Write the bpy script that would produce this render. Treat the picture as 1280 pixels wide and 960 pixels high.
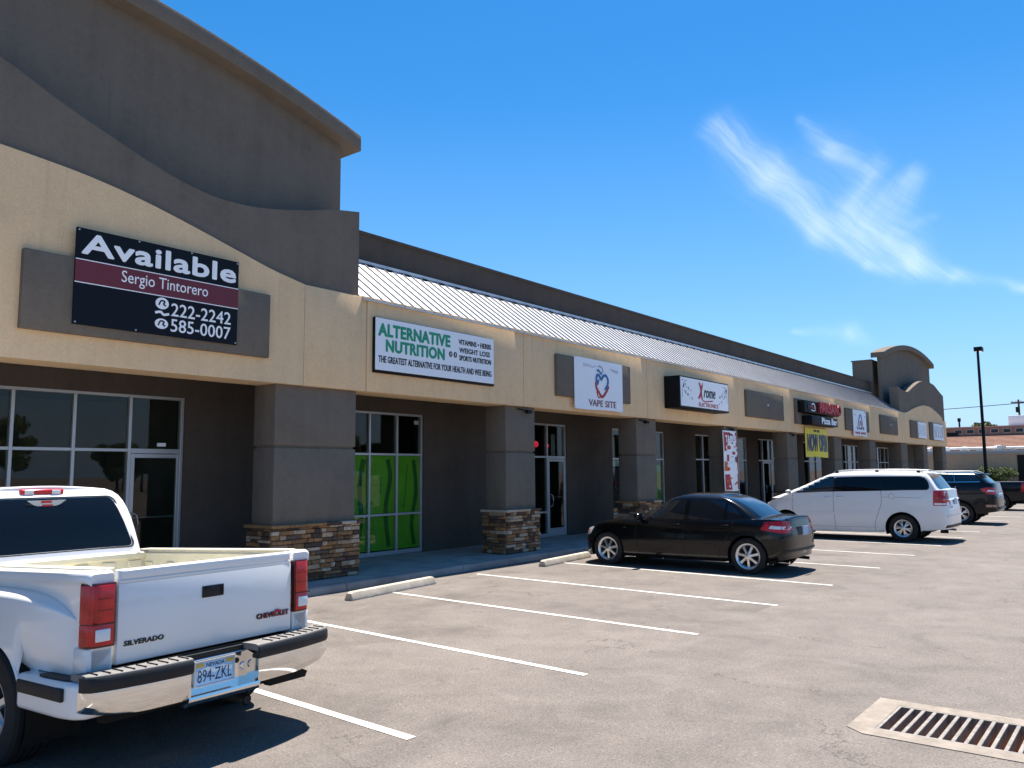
import bpy, bmesh, math, random
import numpy as np
from mathutils import Vector, Matrix
from mathutils.bvhtree import BVHTree
R = math.radians
random.seed(7)
for o in list(bpy.data.objects): bpy.data.objects.remove(o)
scene = bpy.context.scene
COL = scene.collection

# ------------------------------------------------------------------ camera
FPX, VP1, TILT, CAMH = 1020.0, (1448 - 640, 583.7 - 480), -0.008, 1.9
d1 = np.array([VP1[0], -VP1[1], -FPX]); d1 /= np.linalg.norm(d1)
d3 = np.array([TILT, 1, (VP1[0] * TILT - VP1[1]) / FPX]); d3 /= np.linalg.norm(d3)
d2 = np.cross(d3, d1)
AX = np.array([d1, d2, d3])
cam = bpy.data.cameras.new('camera')
cam.lens = FPX / 1280 * 36; cam.sensor_width = 36; cam.clip_start = 0.1; cam.clip_end = 3000
co = bpy.data.objects.new('camera', cam); COL.objects.link(co)
M4 = Matrix([[*AX[0], 0], [*AX[1], 0], [*AX[2], CAMH], [0, 0, 0, 1]])
co.matrix_world = M4
scene.camera = co

# ------------------------------------------------------------------ exposure, sun, sky
scene.view_settings.view_transform = 'Standard'; scene.view_settings.look = 'None'
scene.view_settings.exposure = 1.28; scene.view_settings.gamma = 1
SUNV = Vector((.38, .14, 1)).normalized()
sun = bpy.data.lights.new('sun', 'SUN'); sun.energy = 4.6; sun.angle = R(.53); sun.color = (1, .93, .84)
so = bpy.data.objects.new('sun', sun); COL.objects.link(so)
so.rotation_euler = SUNV.to_track_quat('Z', 'Y').to_euler(); so.location = (20, 0, 60)
W = bpy.data.worlds.new('World'); scene.world = W; W.use_nodes = True
wt = W.node_tree; wt.nodes.clear()


class NT:
    """tiny helper for building node trees"""
    def __init__(s, t): s.t = t
    def n(s, typ, **k):
        n = s.t.nodes.new(typ)
        ins = k.pop('ins', {})
        for a, b in k.items(): setattr(n, a, b)
        for a, b in ins.items():
            if isinstance(b, bpy.types.NodeSocket): s.t.links.new(b, n.inputs[a])
            else: n.inputs[a].default_value = b
        return n
    def m(s, op, a, b=0.0, c=0.0, clamp=False):
        n = s.n('ShaderNodeMath', operation=op, use_clamp=clamp)
        for i, v in enumerate((a, b, c)):
            if isinstance(v, bpy.types.NodeSocket): s.t.links.new(v, n.inputs[i])
            else: n.inputs[i].default_value = v
        return n.outputs[0]
    def v(s, op, a, b=(0, 0, 0), out=0, scale=None):
        n = s.n('ShaderNodeVectorMath', operation=op)
        for i, q in enumerate((a, b)):
            if isinstance(q, bpy.types.NodeSocket): s.t.links.new(q, n.inputs[i])
            else: n.inputs[i].default_value = q
        if scale is not None:
            if isinstance(scale, bpy.types.NodeSocket): s.t.links.new(scale, n.inputs['Scale'])
            else: n.inputs['Scale'].default_value = scale
        return n.outputs[out]
    def mix(s, f, a, b, blend='MIX'):
        n = s.n('ShaderNodeMix', data_type='RGBA', blend_type=blend)
        for i, q in ((0, f), (6, a), (7, b)):
            if isinstance(q, bpy.types.NodeSocket): s.t.links.new(q, n.inputs[i])
            else: n.inputs[i].default_value = q if i == 0 else (*q, 1)[:4]
        return n.outputs[2]
    def ramp(s, f, stops, interp='LINEAR'):
        n = s.n('ShaderNodeValToRGB'); s.t.links.new(f, n.inputs[0])
        e = n.color_ramp.elements; n.color_ramp.interpolation = interp
        while len(e) > 1: e.remove(e[-1])
        for i, (p, c) in enumerate(stops):
            q = e[0] if i == 0 else e.new(p)
            q.position = p; q.color = (*c, 1) if not isinstance(c, float) else (c, c, c, 1)
        return n.outputs[0]
    def noise(s, vec, scale, detail=4, rough=.5, dist=0, out=0):
        n = s.n('ShaderNodeTexNoise', ins={'Scale': scale, 'Detail': detail, 'Roughness': rough, 'Distortion': dist})
        if vec is not None: s.t.links.new(vec, n.inputs['Vector'])
        return n.outputs[out]


def uvdir(px, py):
    c = np.array([(px - 640) / FPX, -(py - 480) / FPX, -1.0]); d = AX @ c
    return d[1] / d[0], d[2] / d[0]


w = NT(wt)
sky = w.n('ShaderNodeTexSky', sky_type='NISHITA', sun_disc=False)
sky.sun_elevation = math.asin(SUNV.z); sky.sun_rotation = math.atan2(SUNV.x, SUNV.y)
sky.altitude = 700; sky.air_density = 1.15; sky.dust_density = .2; sky.ozone_density = 4.0
tc = w.n('ShaderNodeTexCoord')
sep = w.n('ShaderNodeSeparateXYZ', ins={0: tc.outputs['Generated']})
X_, Y_, Z_ = sep.outputs
xs = w.m('MAXIMUM', X_, .05)
uv = w.n('ShaderNodeCombineXYZ', ins={0: w.m('DIVIDE', Y_, xs), 1: w.m('DIVIDE', Z_, xs)}).outputs[0]
wn = w.noise(uv, 8, 3, .5, out=1)
uvw = w.v('ADD', uv, w.v('SCALE', w.v('SUBTRACT', wn, (.5, .5, .5)), scale=.045))
# cirrus wisps: (x0,y0,x1,y1,w0,w1,strength)
SEG = [(893, 165, 965, 215, .026, .030, .55), (965, 215, 1030, 285, .030, .026, .75), (1030, 285, 1085, 325, .020, .010, .5),
       (1008, 142, 1045, 185, .010, .020, .28), (1045, 185, 1085, 215, .016, .014, .3),
       (1098, 205, 1068, 260, .014, .026, .45), (1140, 215, 1085, 285, .016, .034, .7), (1080, 280, 1140, 322, .034, .024, .6),
       (1160, 265, 1115, 290, .008, .02, .3), (1140, 320, 1200, 344, .020, .013, .5), (1200, 344, 1290, 357, .012, .007, .55),
       (1085, 325, 1110, 330, .008, .012, .4), (1000, 417, 1060, 418, .006, .014, .25), (1060, 415, 1100, 428, .014, .008, .3),
       (1040, 190, 1120, 300, .05, .05, .14), (920, 190, 1060, 290, .05, .05, .12)]
acc = accb = None
for si, (x0, y0, x1, y1, w0, w1, st) in enumerate(SEG):
    a = uvdir(x0, y0); b = uvdir(x1, y1); ba = (b[0] - a[0], b[1] - a[1], 0); l2 = ba[0] ** 2 + ba[1] ** 2
    pa = w.v('SUBTRACT', uvw, (a[0], a[1], 0))
    h = w.m('DIVIDE', w.v('DOT_PRODUCT', pa, ba, out=1), l2, clamp=True)
    dv = w.v('SUBTRACT', pa, w.v('SCALE', ba, scale=h))
    d = w.v('LENGTH', dv, out=1)
    wd = w.m('MULTIPLY_ADD', h, (w1 - w0) * .74, w0 * .74)
    q = w.m('DIVIDE', d, wd)
    g = w.m('MULTIPLY', w.m('EXPONENT', w.m('MULTIPLY', w.m('MULTIPLY', q, q), -1.2)), st)
    if si in (5, 6, 8): accb = g if accb is None else w.m('ADD', accb, g)
    else: acc = g if acc is None else w.m('ADD', acc, g)
def streaks(rot, sx, sy):
    r_ = w.n('ShaderNodeMapping', ins={'Vector': uvw, 'Rotation': (0, 0, R(rot))})
    q_ = w.n('ShaderNodeMapping', ins={'Vector': r_.outputs[0], 'Scale': (sx, sy, 1)})
    return w.noise(q_.outputs[0], 1.0, 6, .62)
fa_ = w.m('MAXIMUM', w.m('MULTIPLY_ADD', streaks(-50, 5, 46), 3.0, -.65), .12)
fb_ = w.m('MAXIMUM', w.m('MULTIPLY_ADD', streaks(56, 5, 40), 2.2, -.3), .15)
fx = w.m('ADD', w.m('MULTIPLY', acc, fa_), w.m('MULTIPLY', accb, fb_))
fx = w.m('MULTIPLY', w.m('MULTIPLY', fx, w.m('GREATER_THAN', X_, .1)), w.m('GREATER_THAN', Z_, .02))
fine_ = w.m('MULTIPLY_ADD', streaks(-44, 12, 150), 1.6, .2)
fx = w.m('MULTIPLY', w.m('SUBTRACT', 1.0, w.m('EXPONENT', w.m('MULTIPLY', w.m('MULTIPLY', fx, fine_), -1.0))), .50)
hs = w.n('ShaderNodeHueSaturation', ins={'Saturation': 1.36, 'Value': 1.0, 'Hue': .499, 'Color': sky.outputs[0]})
hor = w.ramp(Z_, [(0.0, .85), (.06, .6), (.16, .32), (.42, 0.0)])
skyc = w.mix(hor, hs.outputs[0], (2.1, 3.85, 6.9))
col = w.mix(fx, skyc, (8.0, 8.6, 10.2))
bg = w.n('ShaderNodeBackground', ins={'Color': col, 'Strength': 0.067})
wo = w.n('ShaderNodeOutputWorld'); wt.links.new(bg.outputs[0], wo.inputs[0])

# ------------------------------------------------------------------ materials
MATS = {}


def pmat(name, base, rough=.6, metal=0.0, coat=0.0, spec=.5, build=None, **kw):
    if name in MATS: return MATS[name]
    m = bpy.data.materials.new(name); m.use_nodes = True
    t = m.node_tree; b = t.nodes['Principled BSDF']
    b.inputs['Base Color'].default_value = (*base, 1); b.inputs['Roughness'].default_value = rough
    b.inputs['Metallic'].default_value = metal; b.inputs['Coat Weight'].default_value = coat
    b.inputs['Coat Roughness'].default_value = .04; b.inputs['Specular IOR Level'].default_value = spec
    if build: build(NT(t), b)
    MATS[name] = m
    return m


def wpos(q):
    return q.n('ShaderNodeNewGeometry').outputs['Position']


def opos(q):
    return q.n('ShaderNodeTexCoord').outputs['Object']


def bump(q, b, h, strength, dist=.01):
    n = q.n('ShaderNodeBump', ins={'Height': h, 'Strength': strength, 'Distance': dist})
    q.t.links.new(n.outputs[0], b.inputs['Normal'])


def stucco(name, c, var=.1, bs=.6):
    def f(q, b):
        p = wpos(q)
        n1 = q.noise(p, 1.3, 5, .6); n2 = q.noise(p, 9, 4, .6, .8)
        n3 = q.noise(p, 60, 3, .6)
        # faint vertical weather runs
        mp = q.n('ShaderNodeMapping', ins={'Vector': p, 'Scale': (3.0, 3.0, .25)})
        n4 = q.noise(mp.outputs[0], 1.6, 4, .6)
        k = q.m('ADD', q.m('ADD', q.m('MULTIPLY', n1, .45), q.m('MULTIPLY', n2, .25)), q.m('MULTIPLY', n4, .3))
        cc = q.ramp(k, [(.3, tuple(x * (1 - var * 1.5) for x in c)), (.5, c), (.72, tuple(min(1, x * (1 + var)) for x in c))])
        q.t.links.new(cc, b.inputs['Base Color'])
        tro = q.noise(p, 14, 3, .5, 3.0)
        h = q.m('ADD', q.m('MULTIPLY', n3, .5), q.m('ADD', q.m('MULTIPLY', tro, .6), q.m('MULTIPLY', q.noise(p, 170, 2, .5), .35)))
        bump(q, b, h, bs, .02)
        fine = q.ramp(q.m('ADD', q.m('MULTIPLY', tro, .5), q.m('MULTIPLY', n3, .5)), [(.32, .88), (.5, 1.0), (.68, 1.10)])
        mp5 = q.n('ShaderNodeMapping', ins={'Vector': p, 'Scale': (7.0, 7.0, .35)})
        stain = q.ramp(q.noise(mp5.outputs[0], 1.0, 5, .65), [(.0, 1.0), (.60, 1.0), (.74, .90)])
        c2 = q.mix(1.0, q.mix(1.0, cc, fine, 'MULTIPLY'), stain, 'MULTIPLY')
        q.t.links.new(c2, b.inputs['Base Color'])
    return pmat(name, c, .92, spec=.12, build=f)


def mottled(name, c, var=.15, scale=4, rough=.8, bs=.2, spec=.3, metal=0.0):
    def f(q, b):
        p = opos(q)
        n1 = q.noise(p, scale, 6, .6)
        cc = q.ramp(n1, [(.3, tuple(x * (1 - var) for x in c)), (.7, tuple(min(1, x * (1 + var)) for x in c))])
        q.t.links.new(cc, b.inputs['Base Color'])
        if bs: bump(q, b, q.noise(p, scale * 14, 4, .6), bs, .005)
    return pmat(name, c, rough, metal, spec=spec, build=f)


BEIGE = stucco('beige_stucco', (.80, .565, .335), .09)
BROWN = stucco('brown_stucco', (.180, .150, .121), .15)
BROWND = stucco('dark_brown_stucco', (.100, .081, .068), .16)


def asphalt_b(q, b):
    p = wpos(q)
    big = q.noise(p, .28, 5, .6); mid = q.noise(p, 1.7, 6, .65, .6)
    fine = q.noise(p, 55, 3, .7); vor = q.n('ShaderNodeTexVoronoi', ins={'Vector': p, 'Scale': 95})
    k = q.m('ADD', q.m('MULTIPLY', big, .5), q.m('MULTIPLY', mid, .5))
    c = q.ramp(k, [(.34, (.124, .109, .097)), (.48, (.168, .147, .131)), (.60, (.198, .174, .155)), (.75, (.25, .221, .196))])
    # aggregate speckle
    sp = q.ramp(vor.outputs['Color'], [(.0, .5), (.45, .95), (.88, 1.05), (1.0, 2.1)])
    c = q.mix(.75, c, q.mix(1.0, c, sp, 'MULTIPLY'))
    f2 = q.ramp(fine, [(.3, .68), (.7, 1.36)])
    c = q.mix(.7, c, q.mix(1.0, c, f2, 'MULTIPLY'))
    # cracks: thin bands of distorted voronoi edges, broken up by noise
    wp_ = q.v('ADD', p, q.v('SCALE', q.v('SUBTRACT', q.noise(p, 1.1, 5, .65, out=1), (.5, .5, .5)), scale=1.5))
    cr = q.n('ShaderNodeTexVoronoi', feature='DISTANCE_TO_EDGE', ins={'Vector': wp_, 'Scale': .33})
    ln = q.m('LESS_THAN', cr.outputs[0], .0035)
    br = q.m('GREATER_THAN', q.noise(p, .9, 3, .5), .53)
    crk = q.m('MULTIPLY', ln, br)
    c = q.mix(q.m('MULTIPLY', crk, .55), c, (.07, .06, .055))
    # oil drips along the stalls and pale dusty patches near the kerb
    oil = q.noise(p, .75, 4, .5)
    sx = q.n('ShaderNodeSeparateXYZ', ins={0: p})
    row = q.m('MULTIPLY', q.m('GREATER_THAN', sx.outputs[1], 4.4), q.m('LESS_THAN', sx.outputs[1], 10.2))
    c = q.mix(q.m('MULTIPLY', q.m('MULTIPLY', q.m('SUBTRACT', oil, .56, clamp=True), 3.2, clamp=True), row), c, (.085, .075, .068))
    dust = q.m('MULTIPLY', q.m('SUBTRACT', q.noise(p, .9, 6, .65, .5), .52, clamp=True), 3.0, clamp=True)
    nearb = q.m('MULTIPLY', q.m('SUBTRACT', sx.outputs[1], 8.4, clamp=True), .7, clamp=True)
    c = q.mix(q.m('MULTIPLY', dust, q.m('MULTIPLY_ADD', nearb, .75, .12)), c, (.34, .28, .215))
    q.t.links.new(c, b.inputs['Base Color'])
    h = q.m('ADD', q.m('MULTIPLY', vor.outputs['Distance'], .7), q.m('MULTIPLY', fine, .8))
    h = q.m('SUBTRACT', h, q.m('MULTIPLY', crk, 1.2))
    bump(q, b, h, .55, .012)


ASPH = pmat('asphalt', (.12, .11, .1), .9, spec=.25, build=asphalt_b)


def paint_b(q, b):
    p = wpos(q)
    n = q.noise(p, 30, 5, .7); n2 = q.noise(p, 2.2, 4, .6)
    k = q.m('ADD', q.m('MULTIPLY', n, .6), q.m('MULTIPLY', n2, .4))
    q.t.links.new(q.ramp(k, [(.38, (.24, .21, .19)), (.45, (.50, .48, .44)), (.6, (.70, .69, .66))]), b.inputs['Base Color'])
    bump(q, b, q.noise(p, 55, 3, .7), .3, .006)


LINEM = pmat('road_paint', (.75, .75, .72), .8, build=paint_b)
CONC = mottled('concrete', (.36, .325, .285), .22, 2.5, .9, .35)
STOPM = mottled('wheel_stop_concrete', (.50, .44, .35), .22, 5, .9, .5)
CONCP = mottled('pale_concrete', (.25, .215, .18), .25, 6, .9, .4)
KERB = mottled('kerb_concrete', (.30, .27, .245), .3, 1.2, .9, .4)
PITM = mottled('drain_pit_concrete', (.46, .27, .21), .25, 3, .9, .4)
METALD = pmat('dark_metal', (.009, .009, .010), .5, .0, spec=.15)
STEEL = mottled('grate_steel', (.24, .215, .19), .3, 12, .6, .2, metal=.3)
ALU = pmat('aluminium_frame', (.50, .51, .53), .38, .55)
WHITEP = pmat('white_metal_panel', (.80, .80, .80), .45)


def roofm(q, b):
    p = wpos(q)
    n = q.noise(p, 2.0, 5, .6)
    q.t.links.new(q.ramp(n, [(.3, (.50, .51, .53)), (.7, (.66, .66, .67))]), b.inputs['Base Color'])


ROOFM = pmat('roof_metal', (.74, .75, .76), .38, .25, build=roofm)
SEAMM = pmat('roof_seam_metal', (.12, .13, .15), .5, .2)


def glassm(name, tint, tr, rough=.01):
    m = bpy.data.materials.new(name); m.use_nodes = True; t = m.node_tree; t.nodes.clear(); q = NT(t)
    bf = q.n('ShaderNodeNewGeometry').outputs['Backfacing']
    fr = q.n('ShaderNodeFresnel', ins={'IOR': q.m('MULTIPLY_ADD', bf, 1 / 1.42 - 1.42, 1.42)})
    tb = q.n('ShaderNodeBsdfTransparent', ins={'Color': (*[x * tr for x in tint], 1)})
    gl = q.n('ShaderNodeBsdfGlossy', ins={'Color': (.78, .68, .65, 1), 'Roughness': rough})
    mx = q.n('ShaderNodeMixShader', ins={0: fr.outputs[0], 1: tb.outputs[0], 2: gl.outputs[0]})
    o = q.n('ShaderNodeOutputMaterial', ins={0: mx.outputs[0]})
    MATS[name] = m
    return m


GLASS = glassm('shop_glass', (.9, .97, .93), .8)
CARGL = pmat('tinted_car_glass', (.003, .004, .006), .03, spec=.35)
CARGLS = pmat('smoked_side_glass', (.012, .015, .020), .03, spec=.6)
CARGLB = pmat('blue_tinted_car_glass', (.01, .02, .035), .03, spec=.8)


def carpaint(name, c, rough=.25, fl=0.0, sp=.7):
    def f(q, b):
        p = opos(q)
        n = q.noise(p, 1.5, 4, .6)
        dirt = q.noise(p, 6, 5, .65)
        sx = q.n('ShaderNodeSeparateXYZ', ins={0: p})
        low = q.m('SUBTRACT', 1.0, q.m('MULTIPLY', sx.outputs[2], 1.6), clamp=True)
        k = q.m('MULTIPLY', low, q.m('MULTIPLY', dirt, fl))
        q.t.links.new(q.mix(k, c, (.30, .25, .20)), b.inputs['Base Color'])
        q.t.links.new(q.m('MULTIPLY_ADD', n, .12, rough), b.inputs['Roughness'])
    return pmat(name, c, rough, 0, sp, spec=min(.5, sp), build=f)


WHITE = carpaint('white_car_paint', (.81, .795, .775), .3, .5)
WHITE2 = carpaint('silver_white_car_paint', (.80, .79, .775), .28, .35)
BLACK = carpaint('black_car_paint', (.003, .0033, .004), .12, .03, .28)
NAVY = carpaint('dark_navy_car_paint', (.004, .006, .010), .14, .03, .2)
RUBBER = mottled('tyre_rubber', (.022, .021, .021), .25, 8, .85, .3)
BLKPL = mottled('black_plastic', (.018, .018, .019), .2, 10, .55, .1)
SEAM = pmat('seam_black', (.01, .01, .01), .8)
GRYPL = mottled('grey_step_pad', (.20, .19, .18), .2, 14, .75, .4)
CHROME = pmat('chrome', (.80, .79, .77), .09, 1.0)
ALLOY = pmat('alloy_wheel', (.62, .62, .63), .28, .85)
LINER = mottled('cream_bed_liner', (.72, .68, .54), .10, 3, .6, .15)
UNDER = mottled('underbody_black', (.012, .011, .010), .4, 5, .9, .2)
CLEARL = pmat('clear_lamp', (.75, .76, .78), .12, 0, .6)
AMBER = pmat('amber_lamp', (.8, .22, .02), .2, 0, .5)


def redlamp(q, b):
    p = opos(q)
    wv = q.n('ShaderNodeTexWave', ins={'Vector': p, 'Scale': 18.0, 'Distortion': .6})
    n = q.noise(p, 9, 3, .5)
    k = q.m('ADD', q.m('MULTIPLY', wv.outputs[1], .12), q.m('MULTIPLY', n, .88))
    q.t.links.new(q.ramp(k, [(.25, (.26, .003, .004)), (.6, (.58, .008, .010)), (.85, (.75, .03, .02))]), b.inputs['Base Color'])


REDL = pmat('red_lamp', (.5, .01, .01), .2, 0, .2, build=redlamp)
REDD = pmat('dark_red_lamp_rim', (.07, .003, .004), .25, 0, .1)


def flat(name, c, rough=.6, spec=.4):
    return pmat(name, c, rough, spec=spec)


SIGNBLK = flat('sign_navy_black', (.006, .009, .015), .55, .15)
SIGNWHT = flat('sign_white', (.86, .88, .92), .5)
LETWHT = flat('letter_white', (.92, .93, .95), .5)
LETBLK = flat('letter_black', (.02, .02, .02), .5)
LETGRN = flat('letter_green', (.012, .30, .16), .5)
MAROON = flat('sign_maroon', (.145, .022, .035), .5)
LETRED = flat('letter_red', (.42, .02, .03), .5)
LETBLU = flat('letter_blue', (.015, .14, .38), .5)
YELLOW = mottled('yellow_vinyl', (.80, .66, .03), .08, 3, .5, .05)
NAVYL = flat('letter_navy', (.03, .04, .10), .5)
LTGREY = flat('print_grey', (.34, .36, .40), .6)
ORANGE = flat('print_orange', (.60, .12, .03), .6)
PLATEB = flat('plate_blue', (.30, .50, .72), .4)
NEON = bpy.data.materials.new('red_neon'); NEON.use_nodes = True
_b = NEON.node_tree.nodes['Principled BSDF']; _b.inputs['Emission Color'].default_value = (1, .03, .08, 1); _b.inputs['Emission Strength'].default_value = .5
_b.inputs['Base Color'].default_value = (.3, .02, .03, 1)


def stone_b(q, b):
    oi = q.n('ShaderNodeObjectInfo').outputs['Random']; ge = q.n('ShaderNodeNewGeometry')
    k = q.m('FRACT', q.m('ADD', oi, q.m('MULTIPLY', ge.outputs['Random Per Island'], 7.31)))
    c = q.ramp(k, [(0, (.13, .075, .045)), (.14, (.27, .15, .072)), (.28, (.095, .062, .046)), (.40, (.48, .35, .235)), (.52, (.19, .115, .072)),
                   (.64, (.34, .18, .08)), (.76, (.52, .41, .31)), (.86, (.14, .095, .07)), (.94, (.38, .26, .165))], 'CONSTANT')
    p = wpos(q)
    n = q.noise(p, 22, 5, .65)
    c = q.mix(1.0, c, q.ramp(n, [(.25, .55), (.5, 1.0), (.8, 1.4)]), 'MULTIPLY')
    q.t.links.new(c, b.inputs['Base Color'])
    bump(q, b, q.m('ADD', q.noise(p, 40, 4, .65), q.m('MULTIPLY', q.noise(p, 12, 3, .6), 1.3)), .7, .015)


STONE = pmat('ledge_stone', (.3, .2, .12), .9, spec=.2, build=stone_b)
MORTAR = mottled('mortar_shadow', (.035, .028, .023), .2, 10, .95, .2)

# ------------------------------------------------------------------ mesh helpers


class MB:
    def __init__(s): s.v = []; s.f = []; s.mi = []
    def add(s, vs, fs, m=0):
        k = len(s.v); s.v += [tuple(map(float, q)) for q in vs]; s.f += [tuple(k + i for i in f) for f in fs]; s.mi += [m] * len(fs)
        return s
    def box(s, x0, x1, y0, y1, z0, z1, m=0):
        return s.add([(x0, y0, z0), (x1, y0, z0), (x1, y1, z0), (x0, y1, z0), (x0, y0, z1), (x1, y0, z1), (x1, y1, z1), (x0, y1, z1)],
                     [(0, 3, 2, 1), (4, 5, 6, 7), (0, 1, 5, 4), (1, 2, 6, 5), (2, 3, 7, 6), (3, 0, 4, 7)], m)
    def prism(s, poly, axis, c0, c1, m=0):
        n = len(poly)
        def P(a, b, c): return {'x': (c, a, b), 'y': (a, c, b), 'z': (a, b, c)}[axis]
        vs = [P(a, b, c0) for a, b in poly] + [P(a, b, c1) for a, b in poly]
        return s.add(vs, [tuple(range(n)), tuple(range(2 * n - 1, n - 1, -1))] + [(i, i + n, (i + 1) % n + n, (i + 1) % n) for i in range(n)], m)
    def strip(s, top, bot, c0, c1, m=0):
        """solid between two x,z polylines of equal length, y from c0 to c1 (safe for curved outlines)"""
        n = len(top); vs = []
        for c in (c0, c1):
            vs += [(x, c, z) for x, z in top]; vs += [(x, c, z) for x, z in bot]
        fs = []
        for i in range(n - 1):
            fs += [(i, i + 1, n + i + 1, n + i), (2 * n + i, 3 * n + i, 3 * n + i + 1, 2 * n + i + 1),
                   (i, 2 * n + i, 2 * n + i + 1, i + 1), (n + i, n + i + 1, 3 * n + i + 1, 3 * n + i)]
        fs += [(0, n, 3 * n, 2 * n), (n - 1, 3 * n - 1, 4 * n - 1, 2 * n - 1)]
        return s.add(vs, fs, m)
    def tube(s, pts, r, seg=8, m=0, caps=True):
        pts = [Vector(p) for p in pts]; n = len(pts); k = len(s.v); vs = []; fs = []
        for i, p in enumerate(pts):
            d = (pts[min(i + 1, n - 1)] - pts[max(i - 1, 0)]).normalized()
            a = d.cross(Vector((0, 0, 1)))
            if a.length < .05: a = d.cross(Vector((1, 0, 0)))
            a.normalize(); b = d.cross(a)
            rr = r[i] if isinstance(r, (list, tuple)) else r
            vs += [p + (a * math.cos(2 * math.pi * j / seg) + b * math.sin(2 * math.pi * j / seg)) * rr for j in range(seg)]
        for i in range(n - 1):
            for j in range(seg):
                fs.append((i * seg + j, i * seg + (j + 1) % seg, (i + 1) * seg + (j + 1) % seg, (i + 1) * seg + j))
        if caps: fs += [tuple(range(seg))[::-1], tuple((n - 1) * seg + j for j in range(seg))]
        return s.add(vs, fs, m)
    def lathe(s, prof, c, axis='x', seg=32, m=0):
        """prof: (radius, offset along axis) closed or open profile"""
        n = len(prof); vs = []; fs = []
        for j in range(seg):
            a = 2 * math.pi * j / seg
            for r, h in prof:
                q = (h, r * math.cos(a), r * math.sin(a))
                if axis == 'y': q = (q[1], q[0], q[2])
                if axis == 'z': q = (q[1], q[2], q[0])
                vs.append((c[0] + q[0], c[1] + q[1], c[2] + q[2]))
        for j in range(seg):
            for i in range(n - 1):
                a = j * n + i; b = ((j + 1) % seg) * n + i
                fs.append((a, b, b + 1, a + 1))
        return s.add(vs, fs, m)
    def xform(s, M, a=0):
        for i in range(a, len(s.v)): s.v[i] = tuple(M @ Vector(s.v[i]))
        return s
    def bm(s):
        b = bmesh.new(); vv = [b.verts.new(v) for v in s.v]
        for f, mi in zip(s.f, s.mi):
            try: fc = b.faces.new([vv[i] for i in f]); fc.material_index = mi
            except ValueError: pass
        return b
    def build(s, name, mats, parent=None, bevel=0, smooth=False, ang=35, segs=2, recalc=True, cut=None, weld=False):
        b = s.bm()
        if weld: bmesh.ops.remove_doubles(b, verts=b.verts, dist=1e-4)
        if cut: cut(b)
        if recalc: bmesh.ops.recalc_face_normals(b, faces=b.faces)
        if bevel:
            es = [e for e in b.edges if len(e.link_faces) == 2 and e.calc_face_angle(0) > R(40)]
            bmesh.ops.bevel(b, geom=es, offset=bevel, segments=segs, profile=.5, affect='EDGES', clamp_overlap=True)
        me = bpy.data.meshes.new(name); b.to_mesh(me); b.free()
        return link(name, me, mats, parent, smooth or bevel > 0, ang)


def link(name, me, mats, parent=None, smooth=False, ang=35):
    if not isinstance(mats, (list, tuple)): mats = [mats]
    if not me.materials:
        for m in mats: me.materials.append(m)
    if smooth:
        me.polygons.foreach_set('use_smooth', [True] * len(me.polygons))
        try: me.set_sharp_from_angle(angle=R(ang))
        except Exception: pass
    o = bpy.data.objects.new(name, me); COL.objects.link(o)
    if parent is not None:
        o.parent = parent
        if parent.parent is None and parent.get('world'): o.location = -parent.location
    return o


def tag(o, label=None, cat=None, group=None, kind=None):
    if label: o['label'] = label
    if cat: o['category'] = cat
    if group: o['group'] = group
    if kind: o['kind'] = kind
    return o


def empty(name, loc, label, cat, group=None, rz=0, world=False):
    o = bpy.data.objects.new(name, None); COL.objects.link(o); o.location = loc; o.rotation_euler = (0, 0, rz)
    o.empty_display_size = .2
    if world: o['world'] = 1
    return tag(o, label, cat, group)




def text_mesh(body, x0, x1, z0, z1, y, depth=.01, bold=0.0, shear=0.0, sp=1.0):
    """lettering facing -Y, fitted to a box; bold strokes are made by stacking shifted copies"""
    cu = bpy.data.curves.new('t', 'FONT'); cu.body = body; cu.extrude = .02; cu.shear = shear
    cu.space_character = sp + bold * 1.6; cu.resolution_u = 3
    ob = bpy.data.objects.new('t', cu); COL.objects.link(ob)
    dg = bpy.context.evaluated_depsgraph_get(); me = bpy.data.meshes.new_from_object(ob.evaluated_get(dg))
    vs = [v.co.copy() for v in me.vertices]; fs = [tuple(p.vertices) for p in me.polygons]
    bpy.data.objects.remove(ob); bpy.data.curves.remove(cu); bpy.data.meshes.remove(me)
    ax = min(v.x for v in vs); bx = max(v.x for v in vs); ay = min(v.y for v in vs); by = max(v.y for v in vs)
    mb = MB(); r = bold * 1.15 * (z1 - z0) / (by - ay); k = 0
    X0, X1, Z0, Z1 = x0 + r, x1 - r, z0 + r, z1 - r
    sh = [(0, 0)] if not bold else [(r * math.cos(q * math.pi / 4 + .39), r * math.sin(q * math.pi / 4 + .39)) for q in range(8)]
    if len(body) > 20 and bold: sh = sh[::2]
    for (dx, dz) in sh:
        mb.add([(dx + X0 + (v.x - ax) / (bx - ax) * (X1 - X0), y - (v.z + .02) / .04 * (depth + k * .0003), dz + Z0 + (v.y - ay) / (by - ay) * (Z1 - Z0)) for v in vs], fs); k += 1
    return mb


def lettering(parent, body, x0, x1, z0, z1, y, mat, **k):
    return text_mesh(body, x0, x1, z0, z1, y, **k).build('lettering', mat, parent)


def ribbon(pts, wd, y, depth=.008, m=0):
    """flat stroke following x,z points (tapering widths allowed), facing -Y"""
    n = len(pts); top = []; bot = []
    for i, p in enumerate(pts):
        a = pts[max(i - 1, 0)]; b = pts[min(i + 1, n - 1)]
        dx, dz = b[0] - a[0], b[1] - a[1]; l = math.hypot(dx, dz) or 1
        wq = (wd[i] if isinstance(wd, (list, tuple)) else wd) / 2
        top.append((p[0] - dz / l * wq, p[1] + dx / l * wq)); bot.append((p[0] + dz / l * wq, p[1] - dx / l * wq))
    return MB().strip(top, bot, y - depth, y, m)


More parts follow.
